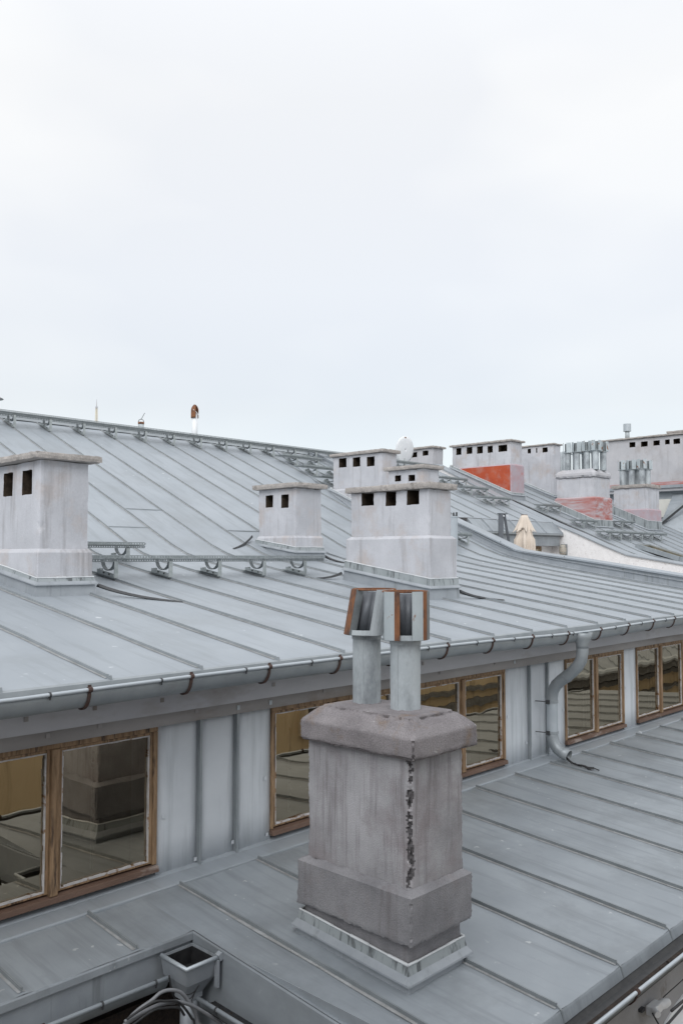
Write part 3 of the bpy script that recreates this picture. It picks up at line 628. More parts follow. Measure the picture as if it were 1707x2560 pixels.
# ================================================================ BUILDINGS ACROSS THE COURTYARD (seen in the window glass)
OB = thing('opposite_house', 'ochre rendered house across the courtyard, mirrored in the window panes', 'building', (5, -6, -20))
mb = MB(); mb.box(1.6, 21, -9, -3.2, -20, -1.9); mb.build('wall', M_tan, OB)
mb = MB(); mb.quad((1.4, -2.95, -1.95), (21.1, -2.95, -1.95), (21.1, -9, -0.8), (1.4, -9, -0.8)); mb.build('roof_slope', M_roof, OB)
CH = thing('unseen_shade_house', 'unseen rendered house wall added behind the viewpoint to shade the near end of the courtyard', 'building', (-3, -4, -20))
mb = MB(); mb.box(-12, 1.4, -9, -0.9, -20, 3.2); mb.build('wall', M_plast2, CH)  # unseen block, added to shade the lower-left roof
mb = MB(); mb.box(-12.2, 1.55, -9.2, -0.75, 3.2, 3.4); mb.build('eave', M_roofd, CH)
for xa, z, h, o_, m_ in ((15.5, -3.42, .10, .14, M_dirt), (15.5, -3.80, .16, .16, M_dirt), (13.2, -4.5, .08, .10, M_tanw)):
    mb = MB(); mb.box(xa, 21.1, -3.199, -3.2 + o_, z, z + h); mb.build('string_course', m_, OB)
for x in (2.4, 8.8, 11.0, 12.9):
    for z in (-7.4, -3.6):
        mb = MB(); mb.box(x - 0.5, x + 0.5, -3.2, -3.02, z - 0.12, z + 1.5); wo_ = mb.build('window', M_tanw, OB)
        mb = MB(); mb.box(x - 0.38, x + 0.38, -3.018, -3.00, z, z + 1.4); mb.build('pane', M_dark, wo_)
OB2 = thing('opposite_wing', 'lower ochre wing across the courtyard with banded eaves, mirrored in the glass', 'building', (24, -6, -20))
mb = MB(); mb.box(21.2, 60, -9, -3.2, -20, -3.5); mb.build('wall', M_tan, OB2)
mb = MB(); mb.box(21.2, 60, -3.2, -2.5, -3.75, -3.45); mb.build('cornice', M_dirt, OB2)
mb = MB(); mb.box(21.2, 60, -3.199, -2.9, -4.05, -3.9); mb.box(21.2, 60, -3.199, -2.95, -4.6, -4.5); mb.build('string_course', M_dirt, OB2)
mb = MB(); mb.tube([(21.2, -2.42, -3.42), (60, -2.42, -3.42)], 0.10, 8); mb.build('gutter', M_bead, OB2)
mb = MB(); mb.quad((21.2, -2.6, -3.40), (60, -2.6, -3.40), (60, -9, 0.4), (21.2, -9, 0.4)); mb.build('roof_slope', M_roof, OB2)
for i in range(38):
    mb = MB(); x = 21.6 + i; mb.bar((x, -2.6, -3.38), (x, -9, 0.42), 0.03, 0.05); mb.build('seam', M_seam, OB2)

# ================================================================ GUTTERS
def gutter(pts, out, label, name='roof_gutter', rad=0.078, vs=1.12, brackets=(), clips=(), sag=None, litter=False, m=M_gut, loc=None, group=None):
    """half-round channel; pts = front bead line; out = unit vector from wall towards the bead"""
    T = thing(name, label, 'gutter', loc or pts[0], group)
    o = Vector((out[0], out[1], 0)); mb = MB(); rings = []
    for p in pts:
        p = Vector(p); c = p - o * rad
        rings.append([c + o * (rad * math.cos(a)) + Vector((0, 0, rad * vs * math.sin(a))) for a in [-i * math.pi / 10 for i in range(11)]])
    mb.ribbon_loft(rings); mb.build('channel', m, T, smooth=True, thick=0.002)
    mb = MB(); mb.tube([Vector(p) + Vector((0, 0, 0.002)) + o * 0.006 for p in pts], 0.0115, 10); mb.build('bead', M_bead, T, smooth=True)
    d = (Vector(pts[-1]) - Vector(pts[0])).normalized()
    def at(s):
        for a, b in zip(pts, pts[1:]):
            a = Vector(a); b = Vector(b); L = (b - a).length
            t = (Vector(s) - a).dot((b - a).normalized())
            if t <= L: return a + (b - a).normalized() * t
        return Vector(pts[-1])
    for s in brackets:
        p = at(s); c = p - o * rad; mb = MB(); rr = []
        angs = [0.25 - i * (math.pi + 0.2) / 12 for i in range(13)]
        for a in angs:
            r1, r2 = rad * 1.03, rad * 1.11
            row = []
            for r0, dx in ((r1, -0.010), (r2, -0.010), (r2, 0.010), (r1, 0.010)):
                row.append(c + o * (r0 * math.cos(a)) + Vector((0, 0, r0 * vs * math.sin(a))) + d * dx)
            rr.append(row)
        mb.ribbon_loft(rr, True, True); b_ = mb.build('bracket', M_rustd, T)
        mb = MB(); mb.tube([p + o * 0.006 - d * 0.013 + Vector((0, 0, 0.002)), p + o * 0.006 + d * 0.013 + Vector((0, 0, 0.002))], 0.0165, 10); mb.build('bracket_hook', M_rustd, b_)
    for s in clips:
        p = at(s); mb = MB(); mb.tube([p + o * 0.006 - d * 0.005 + Vector((0, 0, 0.002)), p + o * 0.006 + d * 0.005 + Vector((0, 0, 0.002))], 0.0155, 10)
        mb.bar(p + o * 0.014 + Vector((0, 0, 0.0)), p + o * 0.010 - Vector((0, 0, 0.026)), 0.009, 0.005, up=o); mb.build('clip', M_dark, T)
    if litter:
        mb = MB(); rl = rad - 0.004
        mb.ribbon_loft([[Vector(p) - o * rad + o * (rl * math.cos(a)) + Vector((0, 0, rl * vs * math.sin(a))) for a in [-0.12 - i * (math.pi - 0.14) / 10 for i in range(11)]] for p in pts]); mb.build('grime_shade_lining', M_blk, T)  # black lining paints the shade of the gap over wet grime
        mb = MB()
        for i in range(260):
            t = random.random(); p = Vector(pts[0]).lerp(Vector(pts[-1]), t) - o * random.uniform(0.012, 0.06) - Vector((0, 0, random.uniform(0.02, 0.05)))
            q = [p + Vector((random.uniform(-.02, .02), random.uniform(-.012, .012), random.uniform(-.008, .008))) for _ in range(4)]
            mb.poly(q)
        l_ = mb.build('leaf_litter_and_shade', M_leaf_shade, T); l_['kind'] = 'stuff'
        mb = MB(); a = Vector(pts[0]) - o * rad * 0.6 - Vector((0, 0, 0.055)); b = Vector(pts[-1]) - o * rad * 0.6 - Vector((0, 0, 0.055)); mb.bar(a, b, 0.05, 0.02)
        mb.build('leaf_silt', M_leaf_shade, T); mb = MB(); mb.bar(a - o * 0.04 - Vector((0, 0, .005)), b - o * 0.04 - Vector((0, 0, .005)), 0.07, 0.008); mb.build('wet_shade_bed', M_blk, T)  # black bed: wet silt with the gap's shade in its colour
    return T
gz = lambda x: -0.742 - 0.030 * math.exp(-((x - 8.2) / 1.3) ** 2) - 0.012 * math.exp(-((x - 2.0) / 0.8) ** 2)
gp = [(x, 4.46, gz(x)) for x in [-1.2 + i * 0.56 for i in range(29)]]
gutter(gp, (0, -1), 'long half-round zinc gutter with rusty straps running along the upper eave', rad=0.082, vs=1.34,
       brackets=[(x, 4.46, gz(x)) for x in (0.5, 1.2, 1.88, 2.557, 3.262, 3.91, 4.6, 5.25, 5.911, 6.586, 7.256, 7.93, 8.62, 9.28, 9.927, 10.52, 11.2, 11.9, 12.6)],
       clips=[(x, 4.46, gz(x)) for x in (1.6, 2.315, 3.036, 3.699, 4.304, 4.95, 5.639, 6.331, 6.928, 7.603, 8.02, 8.95, 9.6, 10.25, 10.9)], loc=(2, 4.46, -0.8))
gutter([(-1.2, 4.135, -2.30), (2.89, 4.135, -2.345)], (0, -1), 'short zinc gutter below the lower left eave, running into the square hopper',
       brackets=[(2.14, 4.135, -2.33)], clips=[(2.47, 4.135, -2.34), (2.80, 4.135, -2.344)], loc=(1, 4.135, -2.35))
gutter([(3.02, 4.03, -2.47), (3.02, 2.9, -2.49), (3.02, 2.2, -2.50)], (-1, 0), 'zinc gutter running from the hopper down the side of the projecting lower roof',
       clips=[(3.02, 3.86, -2.47)], litter=True, loc=(3.02, 3.5, -2.5))
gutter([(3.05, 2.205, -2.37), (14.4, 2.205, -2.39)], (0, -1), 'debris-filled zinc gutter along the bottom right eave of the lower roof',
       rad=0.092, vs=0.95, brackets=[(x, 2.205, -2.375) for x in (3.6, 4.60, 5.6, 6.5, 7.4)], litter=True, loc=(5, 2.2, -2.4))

# hopper in the corner
HP = thing('rain_hopper', 'square open zinc rainwater hopper in the corner of the lower roof', 'hopper', (3.0, 4.1, -2.3))
def frus(mb, a, b, za, zb, inside=False):
    A = [(a[0], a[2], za), (a[1], a[2], za), (a[1], a[3], za), (a[0], a[3], za)]; B = [(b[0], b[2], zb), (b[1], b[2], zb), (b[1], b[3], zb), (b[0], b[3], zb)]
    for i in range(4):
        j = (i + 1) % 4; mb.quad(A[i], A[j], B[j], B[i])
mb = MB(); top = (2.905, 3.125, 3.985, 4.235); mid = (2.925, 3.115, 4.01, 4.235); bot = (2.965, 3.075, 4.07, 4.18)
frus(mb, top, mid, -2.262, -2.37); frus(mb, mid, bot, -2.37, -2.46); frus(mb, bot, bot, -2.46, -2.49)
mb.build('bowl', M_flash, HP, thick=0.003)
mb = MB(); ins_ = lambda b, d: (b[0] + d, b[1] - d, b[2] + d, b[3] - d)
frus(mb, ins_(top, .006), ins_(mid, .006), -2.275, -2.37); frus(mb, ins_(mid, .006), ins_(bot, .006), -2.37, -2.46); mb.box(2.97, 3.07, 4.075, 4.175, -2.46, -2.455); mb.build('dirt_shade_lining', M_blk, HP)  # black lining: dirt plus the painted shade of a deep bowl
mb = MB(); mb.tube([(2.903, 4.225, -2.258), (2.898, 3.978, -2.258), (3.115, 3.978, -2.258)], 0.0125, 10); mb.build('rim', M_bead, HP, smooth=True)
mb = MB(); mb.bar((3.112, 3.978, -2.262), (3.138, 3.978, -2.25), 0.035, 0.038); mb.build('rim_clamp', M_flash, HP)
mb = MB(); mb.box(3.10, 3.112, 3.96, 3.995, -2.42, -2.27); mb.build('side_strap', M_flash, HP)
mb = MB(); mb.tube([(3.02, 4.12, -2.45), (3.02, 4.13, -2.8), (3.02, 4.15, -4)], 0.048, 14); mb.build('outlet_pipe', M_flash, HP, smooth=True)

# downpipe
DP = thing('downpipe', 'bent grey zinc downpipe dropping from the upper gutter to the lower roof', 'downpipe', (8.27, 4.8, -2.1))
mb = MB(); mb.lathe((8.22, 4.46, 0), [(0.105, -0.775), (0.085, -0.84), (0.062, -0.90), (0.062, -0.935)], 20, caps=False); mb.build('outlet_funnel', M_gut, DP, smooth=True, thick=0.002)
def arc(c, r, a0, a1, n, ax): # arc in the Y-Z plane
    return [(ax, c[0] + r * math.cos(a0 + (a1 - a0) * i / n), c[1] + r * math.sin(a0 + (a1 - a0) * i / n)) for i in range(n + 1)]
pts = [(8.22, 4.46, -0.92), (8.22, 4.46, -0.98), (8.222, 4.475, -1.06), (8.225, 4.52, -1.13), (8.23, 4.58, -1.19), (8.235, 4.65, -1.245)]
mb = MB(); mb.tube(pts, 0.0615, 20, caps=False); mb.build('upper_bend', M_gut, DP, smooth=True)
pts = [(8.235, 4.65, -1.245), (8.24, 4.72, -1.295), (8.25, 4.79, -1.355), (8.26, 4.835, -1.425), (8.265, 4.85, -1.50), (8.265, 4.85, -1.535)]
mb = MB(); mb.tube(pts, 0.0615, 20, caps=False); mb.build('lower_bend', M_gut, DP, smooth=True)
mb = MB(); mb.tube([(8.265, 4.85, -1.535), (8.265, 4.85, -1.86)], 0.059, 20, caps=False); mb.build('straight_length', M_bead, DP, smooth=True)
for z in (-1.255, -1.535, -1.86):
    mb = MB()
    if z == -1.255: mb.tube([(8.2345, 4.645, -1.241), (8.2365, 4.662, -1.254)], 0.0655, 20)
    else: mb.tube([(8.265, 4.85, z - 0.014), (8.265, 4.85, z + 0.014)], 0.0655, 20)
    mb.build('socket_collar', M_gut, DP, smooth=False)
    if z != -1.255:
        mb = MB(); mb.tube([(8.20, 4.87, z), (8.165, 4.92, z + 0.005), (8.15, 4.985, z + 0.005)], 0.005, 8); mb.box(8.18, 8.20, 4.84, 4.88, z - 0.02, z + 0.02); mb.build('wall_spike', M_dark, DP)
pts = [(8.265, 4.85, -1.86), (8.265, 4.85, -1.90), (8.265, 4.835, -1.97), (8.267, 4.79, -2.03), (8.27, 4.73, -2.065), (8.272, 4.66, -2.085)]
mb = MB(); mb.tube(pts, 0.0605, 20, caps=False); mb.build('shoe', M_gut, DP, smooth=True, thick=0.002)
# black cables coming out of the shoe
CB = thing('cable_bundle', 'black heating cable spilling from the mouth of the downpipe onto the sheet', 'cable', (8.3, 4.5, -2.17))
for i in range(5):
    mb = MB(); px = [8.272 + random.uniform(-.03, .03)]
    L = random.uniform(0.16, 0.34)
    pts = [(8.27 + random.uniform(-.02, .02), 4.70, -2.10)]
    for j in range(1, 9):
        t = j / 8; pts.append((8.27 + 0.012 * math.sin(t * 5 + i) + 0.012 * i * t, 4.66 - L * t, max(-2.155 - 0.03 * t, zlo(4.66 - L * t) + 0.010) + 0.012 * math.sin(t * 7 + i) ** 2))
    mb.tube(pts, 0.006, 6); mb.build('cable', M_blk, CB, smooth=True)

# cables and conduits below the hopper
def cable(name, label, pts, r, m, ribs=False, cat='cable', group=None):
    # Catmull-Rom through the points
    P = [Vector(p) for p in pts]; P = [P[0] * 2 - P[1]] + P + [P[-1] * 2 - P[-2]]; out = []
    n = 40 if ribs else 10
    for i in range(1, len(P) - 2):
        for j in range(n):
            t = j / n; a, b, c, d = P[i - 1], P[i], P[i + 1], P[i + 2]
            out.append(0.5 * ((2 * b) + (c - a) * t + (2 * a - 5 * b + 4 * c - d) * t * t + (3 * b - a - 3 * c + d) * t ** 3))
    out.append(P[-2])
    mb = MB(); rs = [r * (1 + (0.14 if ribs and k % 2 else 0)) for k in range(len(out))]
    mb.tube(out, rs, 10); return tag(mb.build(name, m, None, smooth=True), label, cat, group)
cable('conduit', 'smooth grey conduit arching over the others below the hopper', [(2.40, 3.98, -2.50), (2.53, 3.95, -2.36), (2.636, 3.92, -2.305), (2.69, 3.92, -2.286), (2.752, 3.92, -2.294), (2.816, 3.92, -2.328), (2.864, 3.92, -2.387), (2.909, 3.92, -2.463), (2.932, 3.92, -2.538), (2.94, 3.92, -2.75)], 0.0095, M_cab)
cable('conduit', 'corrugated pale conduit running to the right past the hopper outlet', [(2.45, 3.88, -2.33), (2.61, 3.88, -2.319), (2.67, 3.88, -2.324), (2.733, 3.88, -2.332), (2.809, 3.88, -2.367), (2.879, 3.88, -2.413), (2.973, 3.88, -2.49), (3.065, 3.88, -2.573)], 0.0085, M_cab, True)
cable('conduit', 'corrugated pale conduit ending beside the hopper, lowest at the left', [(2.45, 3.90, -2.36), (2.623, 3.90, -2.334), (2.705, 3.90, -2.342), (2.768, 3.90, -2.360)], 0.007, M_cab, True)
cable('cable', 'black cable looping between the pale conduits', [(2.45, 3.86, -2.31), (2.596, 3.86, -2.283), (2.677, 3.86, -2.304), (2.748, 3.86, -2.33), (2.795, 3.86, -2.376), (2.847, 3.86, -2.453), (2.865, 3.86, -2.491), (2.88, 3.86, -2.7)], 0.0065, M_blk)
cable('cable', 'thin black cable hanging down the left side of the hopper', [(2.785, 3.98, -2.25), (2.802, 3.98, -2.334), (2.824, 3.98, -2.383), (2.847, 3.98, -2.426), (2.86, 3.98, -2.459)], 0.0055, M_blk)
cable('cable', 'black cable lying under the pale conduits at the left', [(2.45, 3.86, -2.36), (2.596, 3.86, -2.325), (2.677, 3.86, -2.338), (2.761, 3.86, -2.368), (2.80, 3.86, -2.42)], 0.0065, M_blk)
cable('cable', 'slack black cable hanging from the bottom right gutter', [(4.2, 2.1, -2.60), (4.9, 2.12, -2.58), (5.25, 2.12, -2.54), (5.6, 2.14, -2.50)], 0.007, M_blk)
cable('cable', 'thin wire dropping to the white box on the facade', [(5.95, 2.2, -2.5), (5.80, 2.35, -2.68), (5.60, 2.5, -2.86)], 0.003, M_blk)
for i in range(3):
    cable('cable_tie', ['upper black tie crossing the hopper outlet', 'middle black tie crossing the hopper outlet', 'lowest black tie crossing the hopper outlet'][i],
          [(2.86 + 0.03 * i, 3.95, -2.37 - 0.03 * i), (2.92, 3.96, -2.385 - 0.02 * i), (2.967, 3.98, -2.385), (3.0, 4.0, -2.38)], 0.0028, M_blk, cat='cable tie')
cable('cable', 'black cable strung under the bottom right gutter', [(4.9, 2.14, -2.56), (5.3, 2.12, -2.54), (5.8, 2.12, -2.50), (6.5, 2.12, -2.52)], 0.008, M_blk)
BX = thing('floodlight_box', 'small white electric box with round glands on the facade at the bottom right', 'electric box', (5.6, 2.5, -2.9))
mb = MB(); mb.box(5.47, 5.60, 2.50, 2.56, -2.945, -2.885); mb.build('housing', M_white, BX, bevel=0.008)
mb = MB(); mb.tube([(5.60, 2.53, -2.925), (5.66, 2.52, -2.925), (5.70, 2.51, -2.925)], [0.026, 0.032, 0.024], 16); mb.build('gland', M_white, BX)
mb = MB(); mb.tube([(5.48, 2.51, -2.90), (5.455, 2.47, -2.905)], 0.022, 16); mb.build('gland', M_white, BX)
mb = MB(); mb.box(5.42, 5.468, 2.56, 2.598, -2.915, -2.895); mb.bar((5.44, 2.50, -2.9), (5.47, 2.46, -2.99), 0.01, 0.01); mb.build('bracket', M_dark, BX)

# ================================================================ CHIMNEYS
def flashing(T, X0, X1, Y0, Y1, fn, lip, top, m=M_flash, up_m=None, out=0.028, lh=0.030):
    """metal upstand, projecting lip and collar round a chimney foot, following the roof slope"""
    off = 0.012
    cs = [(X0 - off, Y1 + off), (X0 - off, Y0 - off), (X1 + off, Y0 - off), (X1 + off, Y1 + off), (X0 - off, Y1 + off)]
    dirs = [(-1, 1), (-1, -1), (1, -1), (1, 1), (-1, 1)]
    def ring(pts):
        return pts
    a = MB(); b = MB(); c = MB(); s = MB()
    for (p, dp), (q, dq) in zip(zip(cs, dirs), zip(cs[1:], dirs[1:])):
        n = 6; last = None
        for i in range(n + 1):
            t = i / n
            x = p[0] + (q[0] - p[0]) * t; y = p[1] + (q[1] - p[1]) * t
            if i == 0: d = dp
            elif i == n: d = dq
            else: d = ((q[1] - p[1]) and (dp[0]) or 0, (q[0] - p[0]) and (dp[1]) or 0)
            z = fn(y)
            cur = [(x + d[0] * 0.016, y + d[1] * 0.016, z - 0.01), (x + d[0] * 0.004, y + d[1] * 0.004, z + lip),
                   (x + d[0] * out, y + d[1] * out, z + lip - 0.004), (x + d[0] * (out - 0.002), y + d[1] * (out - 0.002), z + lip + 0.006),
                   (x + d[0] * 0.008, y + d[1] * 0.008, z + lip + lh), (x - d[0] * 0.003, y - d[1] * 0.003, z + top + 0.004 * nz3(x * 9, y * 9, 0))]
            if last:
                a.quad(last[0], cur[0], cur[1], last[1])
                b.quad(last[1], cur[1], cur[2], last[2]); b.quad(last[2], cur[2], cur[3], last[3]); b.quad(last[3], cur[3], cur[4], last[4])
                c.quad(last[4], cur[4], cur[5], last[5])
                s.tube([last[5], cur[5]], [0.007 + 0.004 * nz3(x * 20, y * 20, 1), 0.007 + 0.004 * nz3(x * 20, y * 20, 1)], 6)
            last = cur
    a.build('upstand', up_m or m, T); b.build('drip_lip', m, T); c.build('collar', M_coll, T); s.build('sealant_bead', M_seal, T)

def carve(o, cuts, X0):
    """cut rough-edged flue openings into the -X face; soot inside"""
    mb = MB()
    for (ya, yb, za, zb) in cuts:
        n = 5; out = []
        def e(p, q):
            for i in range(n):
                t = i / n; out.append((p[0] + (q[0] - p[0]) * t + 0.007 * nz3(p[0] * 40 + t * 9, p[1] * 40 + t * 7, 1), p[1] + (q[1] - p[1]) * t + 0.007 * nz3(p[0] * 40 + t * 8, p[1] * 30 + t * 9, 5)))
        y0_, y1_ = min(ya, yb), max(ya, yb)
        e((y0_, za), (y1_, za)); e((y1_, za), (y1_, zb)); e((y1_, zb), (y0_, zb)); e((y0_, zb), (y0_, za))
        mb.hexa([(X0 - 0.15, y, z) for y, z in out], [(X0 + 0.30, y, z) for y, z in out])
    c = mb.build('cutter', M_soot)
    md = o.modifiers.new('cut', 'BOOLEAN'); md.operation = 'DIFFERENCE'; md.solver = 'EXACT'; md.object = c
    off = root_loc(o.parent) + Vector(o.location)
    bpy.context.view_layer.update()
    dg = bpy.context.evaluated_depsgraph_get()
    me = bpy.data.meshes.new_from_object(o.evaluated_get(dg))
    o.modifiers.clear(); o.data = me
    if len(me.materials) < 2: me.materials.append(M_soot)
    for p in me.polygons:
        ce = Vector(p.center) + off
        p.material_index = 0
        if ce.x > X0 + 0.012:
            for (ya, yb, za, zb) in cuts:
                if min(ya, yb) - 0.02 < ce.y < max(ya, yb) + 0.02 and za - 0.02 < ce.z < zb + 0.02 and ce.x < X0 + 0.34: p.material_index = 1
    me.materials[1] = M_soot
    bpy.data.objects.remove(c)

def chimney(name, label, X0, X1, Y0, Y1, fn, ztop, capt=0.065, over=0.055, zpl=None, plo=0.03, holes=(), lip=0.10, top=0.17, m=M_plast, cap_m=M_cap,
            band=None, roundcap=False, flash_m=M_flash, res=0.07, group='rendered chimneys on the attic roofs'):
    T = thing(name, label, 'chimney', ((X0 + X1) / 2, (Y0 + Y1) / 2, fn(Y0)), group)
    zb = fn(Y0) - 0.25
    mb = MB(); rough_block(mb, X0, X1, Y0, Y1, zb, ztop - capt - 0.001, res, 0.004, 0.006, seed=X0)
    sh = mb.build('shaft', m, T, smooth=True)
    for p in sh.data.polygons: p.use_smooth = False
    if holes: carve(sh, holes, X0)
    if zpl is not None:
        mb = MB(); a = plo
        lo = [(X0 - a, Y0 - a), (X1 + a, Y0 - a), (X1 + a, Y1 + a), (X0 - a, Y1 + a)]; hi = [(X0 - .002, Y0 - .002), (X1 + .002, Y0 - .002), (X1 + .002, Y1 + .002), (X0 - .002, Y1 + .002)]
        mb.ribbon_loft([[(x, y, fn(y) - 0.1) for x, y in lo], [(x, y, zpl - 0.03) for x, y in lo], [(x, y, zpl + 0.004) for x, y in hi]], True)
        pm = band or m
        mb.build('plinth', pm, T, bevel=0.006)
    a = over
    if roundcap:
        mb = MB(); rough_block(mb, X0 - a, X1 + a, Y0 - a, Y1 + a, ztop - capt, ztop, 0.07, 0.006, 0.02, seed=X0 + 3, chamf=(ztop - capt * 0.55, 0.12))
    else:
        mb = MB(); rough_block(mb, X0 - a, X1 + a, Y0 - a, Y1 + a, ztop - capt, ztop, min(res * 0.6, 0.05), 0.004, 0.007, seed=X0 + 3)
    c = mb.build('cap', cap_m, T)
    q = plo if zpl is not None else 0
    flashing(T, X0 - q, X1 + q, Y0 - q, Y1 + q, fn, lip, top, m=flash_m)
    return T
def fold(T, pts, h=0.03):
    """the folded metal seam that trails away from a chimney foot"""
    mb = MB(); rings = []
    n = len(pts)
    for i, p in enumerate(pts):
        hh = h * (1 - 0.55 * i / (n - 1)); rings.append([(p[0], p[1] - 0.02, p[2]), (p[0], p[1] - 0.006, p[2] + hh), (p[0], p[1] + 0.006, p[2] + hh), (p[0], p[1] + 0.03, p[2] - 0.002)])
    mb.ribbon_loft(rings); mb.build('folded_seam', M_dark, T)
def foldline(T, a, b, h=0.03, lift=0.07):
    pts = []
    for i in range(9):
        t = i / 8; x = a[0] + (b[0] - a[0]) * t; y = a[1] + (b[1] - a[1]) * t
        pts.append((x, y, zup(y) + lift * (1 - t) ** 3))
    fold(T, pts, h)

A = chimney('rendered_chimney', 'pale rendered chimney cut off by the left edge of the picture, flat concrete cap', 3.63, 4.105, 7.22, 9.75, zup, 0.945, capt=0.065, over=0.09, zpl=0.08,
            holes=[(7.385, 7.574, 0.575, 0.80), (7.768, 7.958, 0.58, 0.80), (8.3, 8.49, 0.58, 0.80), (8.8, 8.99, 0.58, 0.80)], lip=0.10, top=0.165, res=0.06)
foldline(A, (4.20, 7.2), (4.76, 6.66))
M_ = chimney('rendered_chimney', 'small pale chimney with two sooty openings behind the long snow guard', 8.43, 8.94, 9.05, 9.87, lambda y: zup(9.0) + 0.14 * (y - 9.0) + 0.0, 1.09, capt=0.075, over=0.075, zpl=0.32, plo=0.02,
             holes=[(9.546, 9.709, 0.749, 0.93), (9.205, 9.362, 0.729, 0.925)], lip=0.12, top=0.20, res=0.055)
foldline(M_, (8.33, 9.9), (7.75, 9.62)); foldline(M_, (9.0, 9.1), (9.25, 8.75))
B_ = chimney('rendered_chimney', 'broad pale chimney with three sooty openings, nearest on the upper roof', 7.96, 8.39, 6.26, 7.52, zup, 0.895, capt=0.078, over=0.06, zpl=0.262, plo=0.045,
             holes=[(7.132, 7.335, 0.655, 0.82), (6.767, 6.934, 0.635, 0.82), (6.407, 6.596, 0.635, 0.82)], lip=0.13, top=0.245, res=0.05)
foldline(B_, (8.5, 6.22), (9.03, 5.95)); foldline(B_, (7.87, 7.6), (7.45, 7.72))
E_ = chimney('rendered_chimney', 'pale chimney with three square openings left of the satellite dish', 12.56, 13.0, 11.03, 12.37, zup, 2.135, capt=0.07, over=0.06, zpl=1.40, plo=0.03,
             holes=[(11.988, 12.20, 1.84, 2.03), (11.61, 11.81, 1.83, 2.02), (11.227, 11.429, 1.81, 2.00)], lip=0.06, top=0.10, res=0.08)
F_ = chimney('rendered_chimney', 'low pale chimney with two openings peeping over the broad one', 12.0, 12.47, 9.57, 10.39, zup, 1.675, capt=0.075, over=0.07, zpl=0.75,
             holes=[(10.082, 10.225, 1.40, 1.51), (9.754, 9.902, 1.385, 1.50)], res=0.08)
G_ = chimney('rendered_chimney', 'grey chimney with two openings right behind the satellite dish', 20.55, 21.05, 16.0, 17.9, lambda y: 2.2, 3.40, capt=0.07, over=0.07,
             holes=[(16.18, 16.40, 3.12, 3.27), (16.62, 16.85, 3.10, 3.26)], res=0.12, m=M_plast2)
H_ = chimney('rendered_chimney', 'chimney with five openings above a bright orange-red painted side', 20.24, 20.82, 13.06, 15.05, zup, 3.285, capt=0.06, over=0.07, zpl=2.60, plo=0.035,
             holes=[(14.727, 14.91, 2.99, 3.19), (14.341, 14.54, 2.99, 3.185), (13.983, 14.179, 2.97, 3.175), (13.647, 13.819, 2.96, 3.155), (13.172, 13.458, 2.955, 3.145)],
             lip=0.12, top=0.20, res=0.10, m=M_plast, band=M_redp)
mb = MB(); mb.poly([(20.202, 15.03, 2.745), (20.202, 13.03, 1.82), (20.202, 13.03, 2.565), (20.202, 15.03, 2.565 + 0.02)]) if False else None
mb = MB(); X_ = 20.240 - 0.035 - 0.004
mb.poly([(X_, 14.97, zup(14.97) + 0.02), (X_, 13.06, zup(13.06) + 0.215), (X_, 13.06, 2.565), (X_, 14.97, 2.575)]); mb.build('red_painted_side', M_red, H_, thick=0.003)
I_ = chimney('rendered_chimney', 'tall pinkish-white chimney with three small openings right of the red-sided one', 22.94, 23.35, 13.30, 15.0, zup, 3.46, capt=0.05, over=0.05,
             holes=[(14.08, 14.191, 3.21, 3.355), (13.856, 13.90, 3.21, 3.355), (13.497, 13.674, 3.20, 3.35)], res=0.12, m=M_plast)
J_ = chimney('rendered_chimney', 'chimney with rounded cap, six metal flues and a washed-red foot', 21.53, 22.47, 11.27, 12.40, zup, 2.46, capt=0.25, over=0.05, zpl=1.67, plo=0.04,
             lip=0.02, top=0.22, res=0.10, m=M_plast, cap_m=M_plast2, band=M_redw, roundcap=True)
K_ = chimney('rendered_chimney', 'lower flue chimney with a faded pink foot, right of the rounded-cap one', 24.74, 25.62, 11.25, 12.30, zup, 2.22, capt=0.11, over=0.05, zpl=1.47, plo=0.04,
             lip=0.02, top=0.30, res=0.10, m=M_plast, cap_m=M_cap, band=M_redp)
# long chimney wall on the house at the right
L_ = thing('chimney_wall', 'long grey chimney wall with a row of openings at the right edge', 'chimney', (28.3, 12.5, 2.3))
mb = MB(); rough_block(mb, 28.0, 28.7, 8.0, 14.30, 2.22, 4.06, 0.16, 0.004, 0.006, seed=4); sh = mb.build('shaft', M_plast2, L_)
carve(sh, [(13.096, 13.308, 3.79, 3.965), (12.66, 12.893, 3.775, 3.95), (12.241, 12.459, 3.775, 3.945), (11.90, 12.06, 3.78, 3.94), (11.553, 11.776, 3.765, 3.94), (10.9, 11.1, 3.76, 3.93)], 28.0)
mb = MB(); rough_block(mb, 27.92, 28.78, 7.9, 14.40, 4.065, 4.13, 0.12, 0.004, 0.008, seed=8); mb.build('cap', M_cap, L_)
mb = MB(); rough_block(mb, 27.95, 28.75, 7.9, 12.0, 4.132, 4.21, 0.12, 0.004, 0.008, seed=9); mb.build('upper_cap', M_cap, L_)
mb = MB(); mb.box(27.97, 27.998, 8, 14.3, 2.40, 2.53); mb.build('red_foot_band', M_redw, L_)
mb = MB(); mb.box(27.94, 27.969, 8, 14.3, 2.325, 2.42); mb.build('flashing', M_flash, L_)
V_ = thing('vent_pipe', 'round metal vent pipe with a wide drum cap standing on the long chimney wall', 'vent', (28.3, 13.4, 4.13))
mb = MB(); mb.lathe((28.3, 13.52, 0), [(0.075, 4.13), (0.075, 4.42)], 16); mb.build('stem', M_pipe, V_, smooth=True)
mb = MB(); mb.lathe((28.3, 13.52, 0), [(0.13, 4.40), (0.13, 4.66)], 20); mb.build('drum_cap', M_bead, V_)
tag(V_, V_['label'], 'vent')

